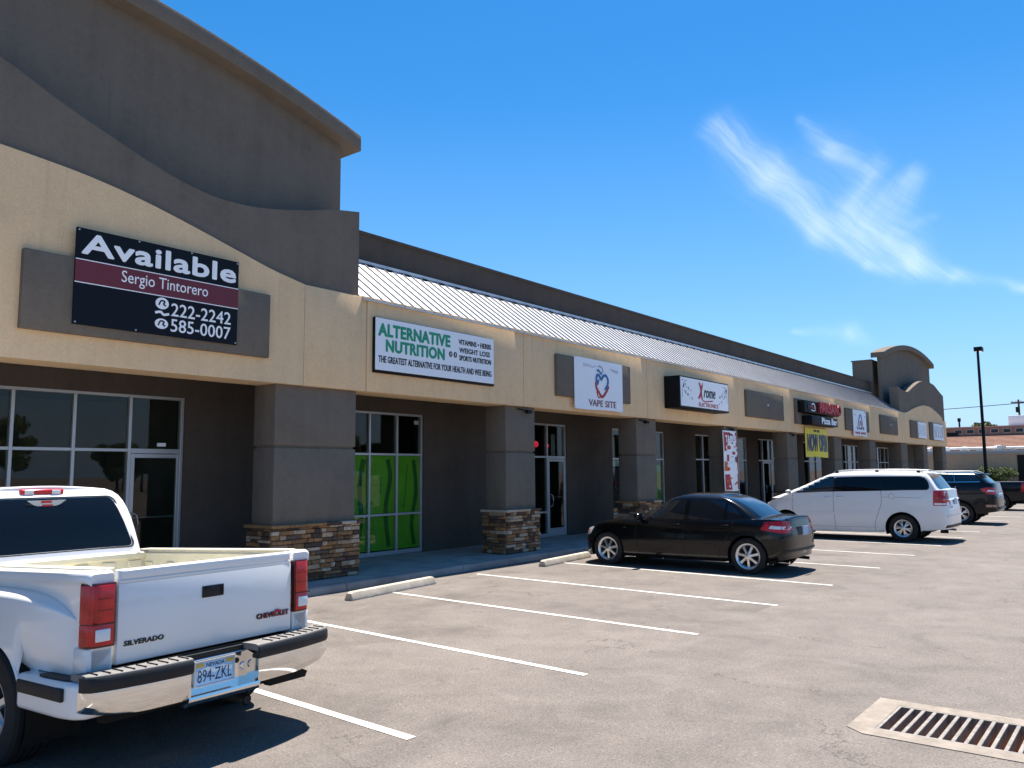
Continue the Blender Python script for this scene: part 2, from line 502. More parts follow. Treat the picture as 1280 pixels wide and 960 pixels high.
def smooth_pts(pts, k=6):
    """catmull-rom through points"""
    P = [Vector((*p, 0)) if len(p) == 2 else Vector(p) for p in pts]; out = []
    for i in range(len(P) - 1):
        a = P[max(i - 1, 0)]; b = P[i]; c = P[i + 1]; d = P[min(i + 2, len(P) - 1)]
        for j in range(k):
            t = j / k
            out.append(.5 * ((2 * b) + (c - a) * t + (2 * a - 5 * b + 4 * c - d) * t * t + (3 * b - a - 3 * c + d) * t ** 3))
    out.append(P[-1])
    return [tuple(q)[:len(pts[0])] for q in out]


def lerpf(pts):
    xs_ = [p[0] for p in pts]; ys_ = [p[1] for p in pts]
    return lambda x: float(np.interp(x, xs_, ys_))


def splf(pts, k=8):
    return lerpf(smooth_pts(pts, k))

# ------------------------------------------------------------------ ground
GX0, GX1, GY0, GY1 = 6.52, 7.29, .50, 1.80        # drain opening
xs_ = [-400, GX0, GX1, 1500]; ys_ = [-600, GY0, GY1, 900]
g = MB()
for i in range(3):
    for j in range(3):
        if i == 1 and j == 1: continue
        g.add([(xs_[i], ys_[j], 0), (xs_[i + 1], ys_[j], 0), (xs_[i + 1], ys_[j + 1], 0), (xs_[i], ys_[j + 1], 0)], [(0, 1, 2, 3)])
lot = tag(g.build('parking_lot', ASPH, weld=True), kind='structure')
LX = [4.34, 6.63, 9.0, 11.55, 14.05, 16.98, 19.85, 22.7, 25.6, 28.2, 31.1, 34.4, 37.5, 40.4, 43.2, 46.0, 49.0, 52, 55, 58]
LX = [2.0 - .05, -.4] + LX
for i, x in enumerate(LX):
    y1 = 10.2 if x not in (9.0,) else 10.0
    wd = .041; mb = MB(); n = 14
    ys = [4.36 + (y1 - 4.36) * k / n for k in range(n + 1)]
    rg = random.Random(i)
    L = [(x + .052 * (y - 4.36) - wd - rg.uniform(0, .006), y) for y in ys]; Rr = [(x + .052 * (y - 4.36) + wd + rg.uniform(0, .006), y) for y in ys]
    mb.add([(a, b, .004) for a, b in L] + [(a, b, .004) for a, b in Rr], [(k, n + 1 + k, n + 2 + k, k + 1) for k in range(n)])
    mb.build('stall_line', LINEM, lot)
# sidewalk with kerb (a real step), joints between kerb lengths
kf = lerpf([(-12, 10.5), (8, 10.5), (16, 10.82), (70, 10.86)])
swx = [-12 + 1.5 * k for k in range(56)]
sw = MB()
for a, b in zip(swx[:-1], swx[1:]):
    ya, yb = kf(a) + .16, kf(b) + .16
    sw.add([(a + .006, ya, -.02), (b - .006, yb, -.02), (b - .006, 13.9, -.02), (a + .006, 13.9, -.02), (a + .006, ya, .12), (b - .006, yb, .12), (b - .006, 13.9, .12), (a + .006, 13.9, .12)],
           [(0, 3, 2, 1), (4, 5, 6, 7), (0, 1, 5, 4), (1, 2, 6, 5), (2, 3, 7, 6), (3, 0, 4, 7)])
walk = tag(sw.build('sidewalk', CONC), kind='structure')
for a, b in zip(swx[:-1], swx[1:]):
    mb = MB(); ya, yb = kf(a), kf(b)
    prof = [(0.0, -.02), (0.0, .07), (.012, .1), (.035, .117), (.06, .122), (.154, .122), (.154, -.02)]
    n = len(prof)
    mb.add([(a + .008, ya + p, z) for p, z in prof] + [(b - .008, yb + p, z) for p, z in prof],
           [tuple(range(n)), tuple(range(2 * n - 1, n - 1, -1))] + [(i, i + n, (i + 1) % n + n, (i + 1) % n) for i in range(n)])
    mb.build('curb', KERB, walk, smooth=True)
# drain
dr = empty('storm_drain', (7.1, 1.2, 0), 'concrete framed storm drain with steel bar grate in the asphalt', 'drain', world=True)
fr = MB()
ox0, ox1, oy0, oy1 = 6.37, 7.43, .34, 1.96
o = [(ox0 + .06, oy0), (ox1, oy0), (ox1, oy1), (ox0 + .1, oy1), (ox0, oy1 - .14), (ox0, oy0 + .1)]
for (a0, a1, b0, b1) in ((ox0, GX0 + .02, oy0 + .1, oy1 - .14), (GX0 + .02, GX1 - .02, oy0, GY0 + .02), (GX0 + .02, GX1 - .02, GY1 - .02, oy1), (GX1 - .02, ox1, oy0, oy1)):
    fr.box(a0, a1, b0, b1, -.12, .006)
fr.prism([(ox0, oy1 - .14), (GX0 + .02, oy1 - .14), (GX0 + .02, oy1), (ox0 + .11, oy1)], 'z', -.12, .006)
fr.prism([(ox0, oy0 + .1), (ox0 + .08, oy0), (GX0 + .02, oy0), (GX0 + .02, oy0 + .1)], 'z', -.12, .006)
fr.build('concrete_frame', CONCP, dr)
pit = MB()
pit.box(GX0 - .02, GX1 + .02, GY0 - .02, GY1 + .02, -.28, -.26)
pit.box(GX0 - .10, GX0, GY0 - .02, GY1 + .02, -.62, -.06); pit.box(GX1, GX1 + .1, GY0 - .02, GY1 + .02, -.62, -.06)
pit.box(GX0, GX1, GY0 - .1, GY0, -.62, -.06); pit.box(GX0, GX1, GY1, GY1 + .1, -.62, -.06)
pit.build('pit', PITM, dr)
ga = MB()
for (a0, a1, b0, b1) in ((GX0 + .022, GX0 + .045, GY0 + .022, GY1 - .022), (GX1 - .045, GX1 - .022, GY0 + .022, GY1 - .022), (GX0 + .045, GX1 - .045, GY0 + .022, GY0 + .045), (GX0 + .045, GX1 - .045, GY1 - .045, GY1 - .022)):
    ga.box(a0, a1, b0, b1, -.08, .005)
ga.build('grate_frame', STEEL, dr)
yb = GY0 + .045
k = 0
nb = 15
for k in range(1, nb):
    yy = GY0 + .045 + (GY1 - GY0 - .09) * k / nb
    MB().box(GX0 + .045, GX1 - .045, yy - .014, yy + .014, -.07, .004).build('bar', STEEL, dr, bevel=.003, segs=1)

# wheel stops
def wheel_stop(x0, y0, x1, y1, label):
    dx, dy = x1 - x0, y1 - y0; L = math.hypot(dx, dy); a = math.atan2(dy, dx)
    prof = [(-.085, 0), (-.085, .03), (-.05, .115), (-.035, .125), (.035, .125), (.05, .115), (.085, .03), (.085, 0)]
    mb = MB(); n = len(prof); ss = [(-L / 2, .82), (-L / 2 + .05, 1)] + [(-L / 2 + .05 + (L - .1) * t / 8, 1) for t in range(1, 8)] + [(L / 2 - .05, 1), (L / 2, .82)]
    rg = random.Random(3)
    vs = []
    for (sx, q) in ss:
        for (p, z) in prof: vs.append((sx, p * (.9 + .1 * q) + rg.uniform(-.002, .002), z * q))
    fs = [tuple(range(n)), tuple(range((len(ss) - 1) * n, len(ss) * n))]
    for i in range(len(ss) - 1):
        fs += [(i * n + j, i * n + (j + 1) % n, (i + 1) * n + (j + 1) % n, (i + 1) * n + j) for j in range(n)]
    o_ = mb.add(vs, fs).build('wheel_stop', STOPM, smooth=True, ang=25)
    o_.location = ((x0 + x1) / 2, (y0 + y1) / 2, 0.001); o_.rotation_euler = (0, 0, a)
    return tag(o_, label, 'wheel stop', 'concrete wheel stops along the stalls')

wheel_stop(8.32, 9.70, 10.42, 9.98, 'pale concrete wheel stop lying free in the empty stall beside the pickup')
wheel_stop(13.52, 9.9, 15.6, 10.15, 'pale concrete wheel stop at the nose of the black sedan')

# ------------------------------------------------------------------ strip mall
mall = empty('strip_mall', (26, 12.5, 0), 'long tan and brown stucco strip mall with stone based pillars and white metal roof', 'shopping centre', world=True)
FY, WY, FB, FT = 11.2, 13.3, 3.38, 5.10
MALLX0, MALLX1 = -10.0, 62.2
# fascia panels with recessed joints
joints = [14.67, 20.42, 26.8, 32.2, 37.9, 43.6, 49.7]
ends = [9.957] + joints
def fascia(a, b, z1=FT, y0=FY):
    MB().box(a, b, y0, y0 + .66, FB, z1).build('fascia_panel', BEIGE, mall, bevel=.012)
MB().box(9.8, 49.75, FY + .03, FY + .62, FB + .03, FT - .03).build('fascia_core', BEIGE, mall)
for a, b in zip(ends[:-1], ends[1:]): fascia(a + .007, b - .007)
# coping drip on fascia top
MB().box(9.83, 49.7, FY - .012, FY + .1, FT, FT + .025).build('fascia_flashing', BEIGE, mall)

# gable towers ------------------------------------------------------
waveN = splf([(0, 7.42), (.35, 7.38), (.9, 7.2), (1.34, 7.0), (1.75, 6.83), (2.3, 6.63), (2.9, 6.42), (3.43, 6.28), (3.97, 6.21), (4.7, 6.25), (5.58, 6.43), (6.2, 6.6), (6.82, 6.71)])
archN = splf([(0, 6.13), (.8, 6.08), (1.4, 6.03), (2.0, 5.96), (2.69, 5.83), (3.45, 5.64), (4.28, 5.41), (4.9, 5.24), (5.55, 5.11)])
def tower(cx, hw, left, right, yb, capw, capc, capk, captop, Dback=5.0, wave=None, arch=None, aw=5.55, sides=(1, 1)):
    """wave-topped brown front over an arched beige fascia, with a cap-topped wall behind"""
    sc = hw / 6.8
    wv = wave or (lambda x: waveN(abs(x - cx) / sc)); ar = arch or (lambda x: archN(abs(x - cx) / sc))
    N = 90; xs = [left + (right - left) * i / N for i in range(N + 1)]
    xa = [x for x in xs if abs(x - cx) <= aw * sc]
    xa = [max(left, cx - aw * sc)] + [x for x in xa if abs(x - cx) < aw * sc - .01] + [min(right, cx + aw * sc)]
    # beige arched panel
    MB().strip([(x, ar(x)) for x in xa], [(x, FB) for x in xa], FY, FY + .6).build('arched_fascia', BEIGE, mall)
    # end pieces of the fascia over the outer pillars
    for s_, on in ((1, sides[1]), (-1, sides[0])):
        if not on: continue
        a, b = sorted((cx + s_ * (aw * sc + .012), (right + (.143 if right < 10 else 0) if s_ > 0 else left)))
        MB().box(a, b - (.0 if s_ < 0 else .0), FY + .004, FY + .6, FB, FT + .01).build('fascia_panel', BEIGE, mall, bevel=.01)
    # brown wave wall, set 6 cm back from the beige face
    top = [(x, wv(x)) for x in xs]
    bot = [(x, (ar(x) - .25) if abs(x - cx) < aw * sc else FT - .25) for x in xs]
    MB().strip(top, bot, FY + .07, FY + .55).build('wave_wall', BROWN, mall)
    # rear wall with cap
    rx0, rx1 = capw
    cz = lambda x: captop - capk * (x - capc) ** 2
    xr = [rx0 + (rx1 - rx0) * i / 40 for i in range(41)]
    MB().strip([(x, cz(x) - .3) for x in xr], [(x, FT - .6) for x in xr], yb, yb + Dback).build('tower_wall', BROWN, mall)
    ov = .27
    xr = [rx0 - ov + (rx1 - rx0 + 2 * ov) * i / 40 for i in range(41)]
    MB().strip([(x, cz(x)) for x in xr], [(x, cz(x) - .3) for x in xr], yb - ov, yb + Dback + ov).build('tower_cap', BROWN, mall, bevel=.012)

tower(3.0, 6.8, -3.8, 9.8, 11.82, (-3.8, 9.8), 3.0, .0202, 9.34, Dback=2.4, sides=(1, 1))
fw = splf([(49.36, 6.66), (50.33, 6.46), (51.95, 6.42), (53.35, 6.79), (55.05, 7.22), (56.78, 7.45), (59.14, 7.42), (60.4, 7.2), (61.6, 6.95), (62.3, 6.84)])
fa = splf([(49.3, 5.1), (50.6, 5.12), (51.4, 5.2), (53.0, 5.49), (55.2, 5.79), (56.6, 5.84), (58.05, 5.77), (60.4, 5.42), (61.35, 5.2), (62.3, 5.12)])
tower(55.8, 6.4, 49.75, MALLX1, 12.15, (49.9, 62.8), 57.6, .0175, 9.72, Dback=.2, wave=fw, arch=fa, aw=5.6)
# lower shoulder box behind far tower cap
MB().box(49.93, 61.8, 12.64, 13.75, 6.0, 8.2).build('tower_shoulder', BROWN, mall)
MB().box(49.88, 61.9, 12.64, 13.8, 8.2, 8.26).build('tower_shoulder_cap', BROWN, mall)
MB().box(9.81, 49.85, 12.8, 13.1, 5.2, 6.90).build('parapet_wall', BROWND, mall)
for k in range(9):
    a = 9.81 + 40.04 * k / 9
    MB().box(a + .004, a + 40.04 / 9 - .004, 12.76, 13.14, 6.90, 6.96).build('parapet_coping', BROWND, mall)
# standing seam metal roof: one part per pan, seam raised on its edge
def rz(y): return 5.13 + (y - 11.24) * (6.30 - 5.13) / (12.8 - 11.24)
roof = MB().add([(9.82, 11.24, rz(11.24) - .05), (49.9, 11.24, rz(11.24) - .05), (49.9, 12.8, rz(12.8) - .05), (9.82, 12.8, rz(12.8) - .05),
                 (9.82, 11.24, rz(11.24) - .005), (49.9, 11.24, rz(11.24) - .005), (49.9, 12.8, rz(12.8) - .005), (9.82, 12.8, rz(12.8) - .005)],
                [(0, 3, 2, 1), (4, 5, 6, 7), (0, 1, 5, 4), (1, 2, 6, 5), (2, 3, 7, 6), (3, 0, 4, 7)]).build('metal_roof', ROOFM, mall)
PW = .272
y0_, y1_ = 11.18, 12.78
pan = MB().add([(.0, y0_, rz(y0_)), (PW, y0_, rz(y0_)), (PW, y1_, rz(y1_)), (0, y1_, rz(y1_)), (.0, y0_, rz(y0_) - .004), (PW, y0_, rz(y0_) - .004)],
               [(0, 1, 2, 3), (0, 4, 5, 1)], 0)
sd = .02
pan.add([(PW - sd, y0_ - .004, rz(y0_) + .002), (PW, y0_ - .004, rz(y0_) + .002), (PW, y1_, rz(y1_) + .002), (PW - sd, y1_, rz(y1_) + .002),
         (PW - sd, y0_ - .004, rz(y0_) + .026), (PW, y0_ - .004, rz(y0_) + .026), (PW, y1_, rz(y1_) + .026), (PW - sd, y1_, rz(y1_) + .026)],
        [(4, 5, 6, 7), (0, 1, 5, 4), (1, 2, 6, 5), (2, 3, 7, 6), (3, 0, 4, 7)], 1)
b_ = pan.bm(); pme = bpy.data.meshes.new('roof_panel'); b_.to_mesh(pme); b_.free()
npan = int((49.75 - 9.83) / PW)
for k in range(npan):
    o_ = link('roof_panel', pme, [ROOFM, SEAMM], roof); o_.location = (9.83 + PW * k, 0, 0)
MB().box(9.83, 49.8, 12.70, 12.795, rz(12.74) + .0, rz(12.74) + .06).build('roof_flashing', ROOFM, mall)
# dark blocks stand in for closure shadows under the flashing, between the seams
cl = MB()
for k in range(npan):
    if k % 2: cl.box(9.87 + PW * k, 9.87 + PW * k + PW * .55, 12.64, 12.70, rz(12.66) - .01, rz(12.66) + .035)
tag(cl.build('roof_closure_shadow', METALD, mall), kind='stuff')
MB().box(9.83, 49.7, 11.14, 11.2, rz(11.18) - .035, rz(11.18) - .008).build('gutter_edge', ROOFM, mall)

# soffit / walkway ceiling, upper band of shop wall
MB().box(MALLX0, MALLX1, 11.5, 19.5, 3.56, 3.66).build('walkway_ceiling', BROWND, mall)
MB().box(-3.8, MALLX1, 11.72, 11.86, FB + .1, 3.56).build('soffit_beam', BROWND, mall)
# pillars
def pillar(x0, x1, label=None, base=True, mat=BROWN):
    b = MB().box(x0, x1, FY + .1, FY + .68, 2.37, FB)
    b.box(x0 + .03, x1 - .03, FY + .13, FY + .65, 2.32, 2.38)
    b.box(x0, x1, FY + .1, FY + .68, 1.0, 2.33)
    p = b.build('pillar', mat, mall, bevel=.01)
    return p
BASES = []
PILL = [(8.08, 9.80), (14.12, 15.20), (19.92, 21.05), (25.78, 26.88), (31.7, 32.8), (37.6, 38.68), (43.35, 44.45), (49.75, 51.2), (55.3, 56.5), (60.9, 62.15)]
PILL = [(-3.75, -2.1)] + PILL
def stone_rows(x0, x1, rg, hmin=.05, hmax=.085):
    z = .13; rows = []
    while z < 1.02 - .03:
        h = rg.uniform(hmin, hmax)
        if z + h > .99: h = 1.02 - z
        rows.append((z, h)); z += h
    return rows
sv = []
rg = random.Random(5)
for k in range(10):       # shared stone shapes, unit box -0.5..0.5 with broken corners
    mb = MB(); j = lambda a: rg.uniform(-a, a)
    vs = []
    for (a, c) in ((-.5, -.5), (.5, -.5), (.5, .5), (-.5, .5)): vs.append((a, .5, c))
    for (a, c) in ((-.5, -.5), (.5, -.5), (.5, .5), (-.5, .5)): vs.append((a + j(.012), -.32 + j(.1), c + j(.05)))
    for (a, c) in ((-.46, -.38), (.46, -.38), (.46, .38), (-.46, .38)): vs.append((a + j(.03), -.5 + j(.14), c + j(.07)))
    mb.add(vs, [(0, 1, 5, 4), (1, 2, 6, 5), (2, 3, 7, 6), (3, 0, 4, 7), (4, 5, 9, 8), (5, 6, 10, 9), (6, 7, 11, 10), (7, 4, 8, 11), (8, 9, 10, 11)])
    b = mb.bm(); bmesh.ops.recalc_face_normals(b, faces=b.faces); me = bpy.data.meshes.new('stone'); b.to_mesh(me); b.free(); me.materials.append(STONE); sv.append((me, mb))
NST = [0]
STUFF = MB()
for pi, (px0, px1) in enumerate(PILL):
    p = pillar(px0, px1)
    e = .035
    core = MB().box(px0 - e, px1 + e, FY + .1 - e, FY + .68 + e, .12, 1.02)
    core.build('stone_base_core', MORTAR, p)
    rg = random.Random(40 + pi); stuff = MB()
    F = [('f', px0 - e - .03, px1 + e + .03), ('l', FY + .1 - e, FY + .68 + e), ('r', FY + .1 - e, FY + .68 + e)]
    for face, a, b in F:
        for z, h in stone_rows(a, b, rg, .05 if pi == 1 else .055, .088):
            t = a
            while t < b - 1e-4:
                L = rg.choice((.09, .13, .18, .22, .27, .33)) * rg.uniform(.85, 1.15)
                if b - t - L < .07: L = b - t
                hh = h; zz = z
                dep = rg.uniform(.05, .085)
                c, l = t + L / 2, L
                if face == 'f': loc = (c, FY + .1 - e - dep / 2 + .02, zz + hh / 2); rot = 0
                elif face == 'l': loc = (px0 - e - dep / 2 + .02, c, zz + hh / 2); rot = -math.pi / 2
                else: loc = (px1 + e + dep / 2 - .02, c, zz + hh / 2); rot = math.pi / 2
                me, smb = rg.choice(sv)
                big = (pi == 1 and face in 'fl') or (pi == 2 and face == 'f')
                if big and NST[0] < 298:
                    NST[0] += 1
                    o_ = bpy.data.objects.new('stone', me); COL.objects.link(o_); o_.parent = p
                    o_.location = loc; o_.rotation_euler = (0, 0, rot); o_.scale = (l - .007, dep, hh - .007)
                else:
                    T = Matrix.Translation(loc) @ Matrix.Rotation(rot, 4, 'Z') @ Matrix.Diagonal((l - .007, dep, hh - .007, 1))
                    stuff.add([T @ Vector(v) for v in smb.v], smb.f)
                t += L
    if stuff.v: tag(stuff.build('stone_cladding', STONE, p), kind='stuff')
    # cap stones
    x = px0 - e - .06; n = 0
    while x < px1 + e + .05:
        L = min(rg.uniform(.3, .5), px1 + e + .06 - x)
        if px1 + e + .06 - x - L < .12: L = px1 + e + .06 - x
        MB().box(x + .003, x + L - .003, FY + .1 - e - .075 + rg.uniform(-.006, .006), FY + .68 + e + .06, 1.02, 1.075 + rg.uniform(-.004, .004)).build('cap_stone', STONE, p, bevel=.01, segs=1)
        x += L

# shop front wall with openings
SF = [(0.4, 7.62), (10.3, 13.52), (16.0, 19.33), (21.83, 25.25), (27.65, 32.45), (33.65, 36.05), (39.3, 43.3), (45.5, 49.6), (52.3, 55.1), (57.5, 59.8)]
ZB, ZT, ZM = .13, 3.23, 2.31
px = -3.8
for (a, b) in SF + [(MALLX1, MALLX1)]:
    MB().box(px, a, WY - .06, WY + .22, .1, 3.58).build('shop_wall', BROWND, mall); px = b
for (a, b) in SF:
    MB().box(a, b, WY - .06, WY + .22, ZT, 3.58).build('wall_header', BROWND, mall)
MB().box(MALLX1 - .02, MALLX1 + .02, 13.5, 19.5, 0, 3.6).build('end_wall', BEIGE, mall)
room = MB()
room.box(-3.8, MALLX1 - .1, 18.8, 19.0, .1, 3.56); 
room.build('interior_back_wall', mottled('interior_wall', (.20, .19, .17), .1, 1, .9, 0), mall)
MB().box(-3.8, MALLX1 - .1, 13.5, 18.8, .1, .115).build('interior_floor', mottled('interior_floor', (.12, .11, .10), .2, 2, .6, 0), mall)
for x in (9.0, 14.9, 20.6, 26.5, 33.1, 38.3, 44.5, 51, 56.4):
    MB().box(x - .06, x + .06, WY + .22, 18.8, .115, 3.56).build('party_wall', MATS['interior_wall'], mall)
rg = random.Random(11)
ct = MB()
for x in (3.2, 12, 17.6, 23.4, 29.5, 35.5, 41.5, 47.5):
    ct.box(x - .9, x + .9, 16.2, 16.8, .115, 1.05)
    ct.box(x + 1.2, x + 1.5, 14.4, 17.6, .115, 1.7)
ct.build('shop_counter', mottled('counter_wood', (.22, .13, .08), .2, 2, .6, 0), mall)

def storefront(a, b, mull, rails, door=None, pane_cb=None):
    """aluminium framed glazing; every pane is its own sub-part"""
    f = MB(); t = .05; y0, y1 = WY - .03, WY + .08
    f.box(a, a + t, y0, y1, ZB, ZT); f.box(b - t, b, y0, y1, ZB, ZT)
    f.box(a + t, b - t, y0 + .004, y1, ZT - t, ZT); f.box(a + t, b - t, y0 + .004, y1, ZB, ZB + .09)
    edges = [a] + mull + [b]
    for m_ in mull: f.box(m_ - t / 2, m_ + t / 2, y0 + .002, y1 - .002, ZB + .09, ZT - t)
    for r_ in rails:
        for p, q in zip(edges[:-1], edges[1:]):
            if door and abs(p - door[0]) < .01: continue
            f.box(p + t / 2, q - t / 2, y0 + .006, y1 - .004, r_ - t / 2, r_ + t / 2)
    if door: f.box(door[0] + t / 2, door[1] - t / 2, y0 + .006, y1 - .004, ZM - .05, ZM + .03)
    fo = f.build('storefront_frame', ALU, mall, bevel=.004, segs=1)
    for p, q in zip(edges[:-1], edges[1:]):
        zs = [ZB + .07] + sorted(rails) + [ZT - .03]
        isd = door and abs(p - door[0]) < .01
        if isd: zs = [ZM, ZT - .03]
        for z0, z1 in zip(zs[:-1], zs[1:]):
            MB().box(p + .01, q - .01, WY + .02, WY + .032, z0, z1).build('pane', GLASS, fo)
    if door:
        dx0, dx1 = door; d = MB(); s_ = .07; yy0, yy1 = WY - .02, WY + .04
        d.box(dx0 + .03, dx0 + .03 + s_, yy0, yy1, ZB + .01, ZM - .055); d.box(dx1 - .03 - s_, dx1 - .03, yy0, yy1, ZB + .01, ZM - .055)
        d.box(dx0 + .03 + s_, dx1 - .03 - s_, yy0 + .003, yy1, ZM - .055 - s_, ZM - .058); d.box(dx0 + .03 + s_, dx1 - .03 - s_, yy0 + .003, yy1, ZB + .01, ZB + .22)
        do = d.build('door', ALU, mall, bevel=.004, segs=1)
        MB().box(dx0 + .09, dx1 - .09, WY, WY + .012, ZB + .2, ZM - .1).build('pane', GLASS, do)
        hx = dx0 + .075
        MB().tube([(hx, WY - .02, 1.28), (hx, WY - .085, 1.28), (hx + .06, WY - .095, 1.24), (hx + .085, WY - .095, 1.12), (hx + .06, WY - .095, .98), (hx, WY - .085, .95), (hx, WY - .02, .95)], .011, 8).build('handle', ALU, do, smooth=True)
        MB().tube([(dx0 + .1, WY + .06, 1.2), (dx1 - .1, WY + .06, 1.2)], .012, 6).build('push_bar', ALU, do, smooth=True)
    return fo

s1 = storefront(0.4, 7.62, [1.36, 2.25, 3.14, 4.02, 4.9, 5.79, 6.68], [ZM], door=(6.68, 7.62))
s2 = storefront(10.3, 13.52, [11.1, 11.92, 12.73], [ZM, 1.0])
s3 = storefront(16.0, 19.33, [16.8, 17.62, 18.44], [ZM, .8], door=(18.44, 19.33))
s4 = storefront(21.83, 25.25, [22.95, 24.1], [ZM - .02, .6])
s5 = storefront(27.65, 32.45, [28.35, 29.3, 30.9, 31.6], [ZM])
s6 = storefront(33.65, 36.05, [34.2, 35.25], [ZM], door=(34.2, 35.25))
s7 = storefront(39.3, 43.3, [40.2, 41.2, 42.25], [ZM])
s8 = storefront(45.5, 49.6, [46.5, 47.5, 48.55], [ZM])
s9 = storefront(52.3, 55.1, [53.2, 54.2], [ZM])
s10 = storefront(57.5, 59.8, [58.6], [ZM])
# green window film behind the glass of the second shop, with darker bottle silhouettes
GREENF = mottled('green_film', (.34, .86, .06), .12, 2, .5, 0)
GREEND = flat('green_film_dark', (.08, .30, .05), .5)
GREENM = flat('green_film_mid', (.36, .80, .12), .5)
for p, q in ((10.3, 11.1), (11.1, 11.92), (11.92, 12.73), (12.73, 13.52)):
    for z0, z1 in ((ZB + .08, 1.0), (1.0, ZM)):
        MB().box(p + .03, q - .03, WY + .045, WY + .05, z0 + .03, z1 - .03).build('green_window_film', GREENF, s2)
gr_ = MB()
def swoosh(pts, wd, m=0):
    r = ribbon(smooth_pts(pts), wd, WY + .0435, .002); gr_.add(r.v, r.f, m)
swoosh([(11.62, .3), (11.75, .9), (11.7, 1.6), (11.8, 2.2)], .13, 0); swoosh([(12.55, .3), (12.45, 1.1), (12.58, 1.8), (12.5, 2.2)], .12, 0)
swoosh([(13.33, .3), (13.25, .8), (13.38, 1.5), (13.3, 2.2)], .11, 0); swoosh([(12.98, 1.1), (13.05, 1.5), (13.1, 2.1)], .02, 0)
swoosh([(12.1, 1.25), (12.25, 1.3), (12.3, 1.7), (12.12, 2.2)], .05, 1); swoosh([(12.05, .3), (12.2, .6), (12.1, .95)], .08, 1)
swoosh([(11.3, .4), (11.42, 1.2), (11.25, 2.0)], .1, 1); swoosh([(12.95, .35), (13.1, .6), (13.0, .92)], .05, 1)
swoosh([(12.15, 1.5), (12.4, 1.52)], .03, 1); swoosh([(12.15, 1.62), (12.4, 1.65)], .03, 1); swoosh([(12.12, 1.75), (12.3, 1.78)], .03, 1)
gr_.build('film_print', [GREEND, GREENM], s2)
# neon signs and posters behind glass
def ringsign(cx, cz, rx, rz_, parent):
    pts = [(cx + rx * math.cos(t * math.pi / 10), WY + .1, cz + rz_ * math.sin(t * math.pi / 10)) for t in range(21)]
    MB().tube(pts, .014, 6).build('neon_tube', NEON, parent, smooth=True)
ringsign(18.06, 2.66, .11, .07, s3); ringsign(18.60, 2.63, .06, .05, s3)
text_mesh('OPEN', 17.97, 18.15, 2.61, 2.71, WY + .1, .01).build('neon_letters', NEON, s3)
MB().box(18.74, 18.92, WY + .06, WY + .066, 2.35, 2.95).build('poster', LTGREY, s3)
MB().box(21.9, 22.9, WY + .06, WY + .07, 2.06, 2.26).build('poster', SIGNWHT, s4)
ps = MB().box(21.95, 22.85, WY + .06, WY + .07, .75, 2.04).build('poster', flat('poster_dark', (.04, .03, .035), .5), s4)
pp = MB(); rg = random.Random(4)
for k in range(16):
    x = rg.uniform(22.0, 22.6); z = rg.uniform(.85, 1.95); pp.box(x, x + rg.uniform(.06, .22), WY + .052, WY + .058, z, z + rg.uniform(.03, .12), 0 if z > 1.4 else rg.choice((0, 1)))
pp.build('poster_print', [LETRED, LTGREY], s4)
MB().box(24.2, 25.15, WY + .06, WY + .07, .7, 2.1).build('poster', GREENM, s4)
MB().box(7.17, 7.32, WY + .0, WY + .015, 2.38, 2.44).build('door_sticker', SIGNWHT, s1)
MB().box(13.28, 13.42, WY + .0, WY + .015, 3.0, 3.09).build('window_sticker', LTGREY, s2)
# light fittings / cameras tucked under the fascia at pillars 2 and 3
for x in (14.85, 20.35, 26.3, 32.2):
    m_ = MB().tube([(x - .35, FY + .06, FB - .06), (x - .05, FY + .03, FB - .09)], .018, 6)
    m_.box(x - .06, x + .1, FY - .03, FY + .06, FB - .15, FB - .07)
    m_.build('eave_light', METALD, mall, bevel=.006, segs=1)

# sign boards (brown stucco panels proud of the fascia) -- parts of the mall
BOARDS = [(4.13, 7.81, 3.76, 4.79), (15.88, 19.33, 3.71, 4.72), (27.36, 30.95, 3.77, 4.71), (32.30, 37.0, 3.72, 4.73), (38.95, 42.75, 3.71, 4.73),
          (44.98, 48.46, 3.74, 4.72), (51.6, 55.3, 3.72, 4.73), (56.7, 60.6, 3.72, 4.83)]
for i, (a, b, z0, z1) in enumerate(BOARDS):
    MB().box(a, b, FY - .09, FY + .01, z0, z1).build('sign_board', BROWN, mall, bevel=.012)

# ------------------------------------------------------------------ signs
SY = FY - .09
def sign_root(name, x, z, label, cat, group=None):
    return empty(name, (x, SY, z), label, cat, group, world=True)
t = sign_root('leasing_sign', 5.98, 3.9, 'black and maroon leasing sign with large white word Available on the left gable', 'sign')
x0, x1, z0, z1 = 4.74, 7.19, 3.89, 5.20
yf = SY - .035
bd = MB().box(x0, x1, yf, SY - .003, z0, z1).build('sign_panel', SIGNBLK, t, bevel=.004, segs=1)
MB().box(x0 + .001, x1 - .001, yf - .004, yf, z0 + .69 * 1.31 - .33, z0 + .69 * 1.31 - .03).build('maroon_band', MAROON, t)
st = MB().box(x0 + .001, x1 - .001, yf - .005, yf, z0 + .69 * 1.31 - .03, z0 + .69 * 1.31 - .018).box(x0 + .001, x1 - .001, yf - .005, yf, z0 + .69 * 1.31 - .342, z0 + .69 * 1.31 - .33)
st.build('band_edge', LETWHT, t)
zc = z0 + .69 * 1.31
lettering(t, 'Available', x0 + .07, x1 - .05, zc + .05, z1 - .06, yf - .001, LETWHT, bold=.026, depth=.006)
lettering(t, 'Sergio Tintorero', x0 + .62, x0 + 1.93, zc - .285, zc - .07, yf - .005, LETWHT, depth=.004)
lettering(t, '222-2242', x0 + 1.36, x1 - .12, z0 + .30, z0 + .49, yf - .001, LETWHT, bold=.006, depth=.004)
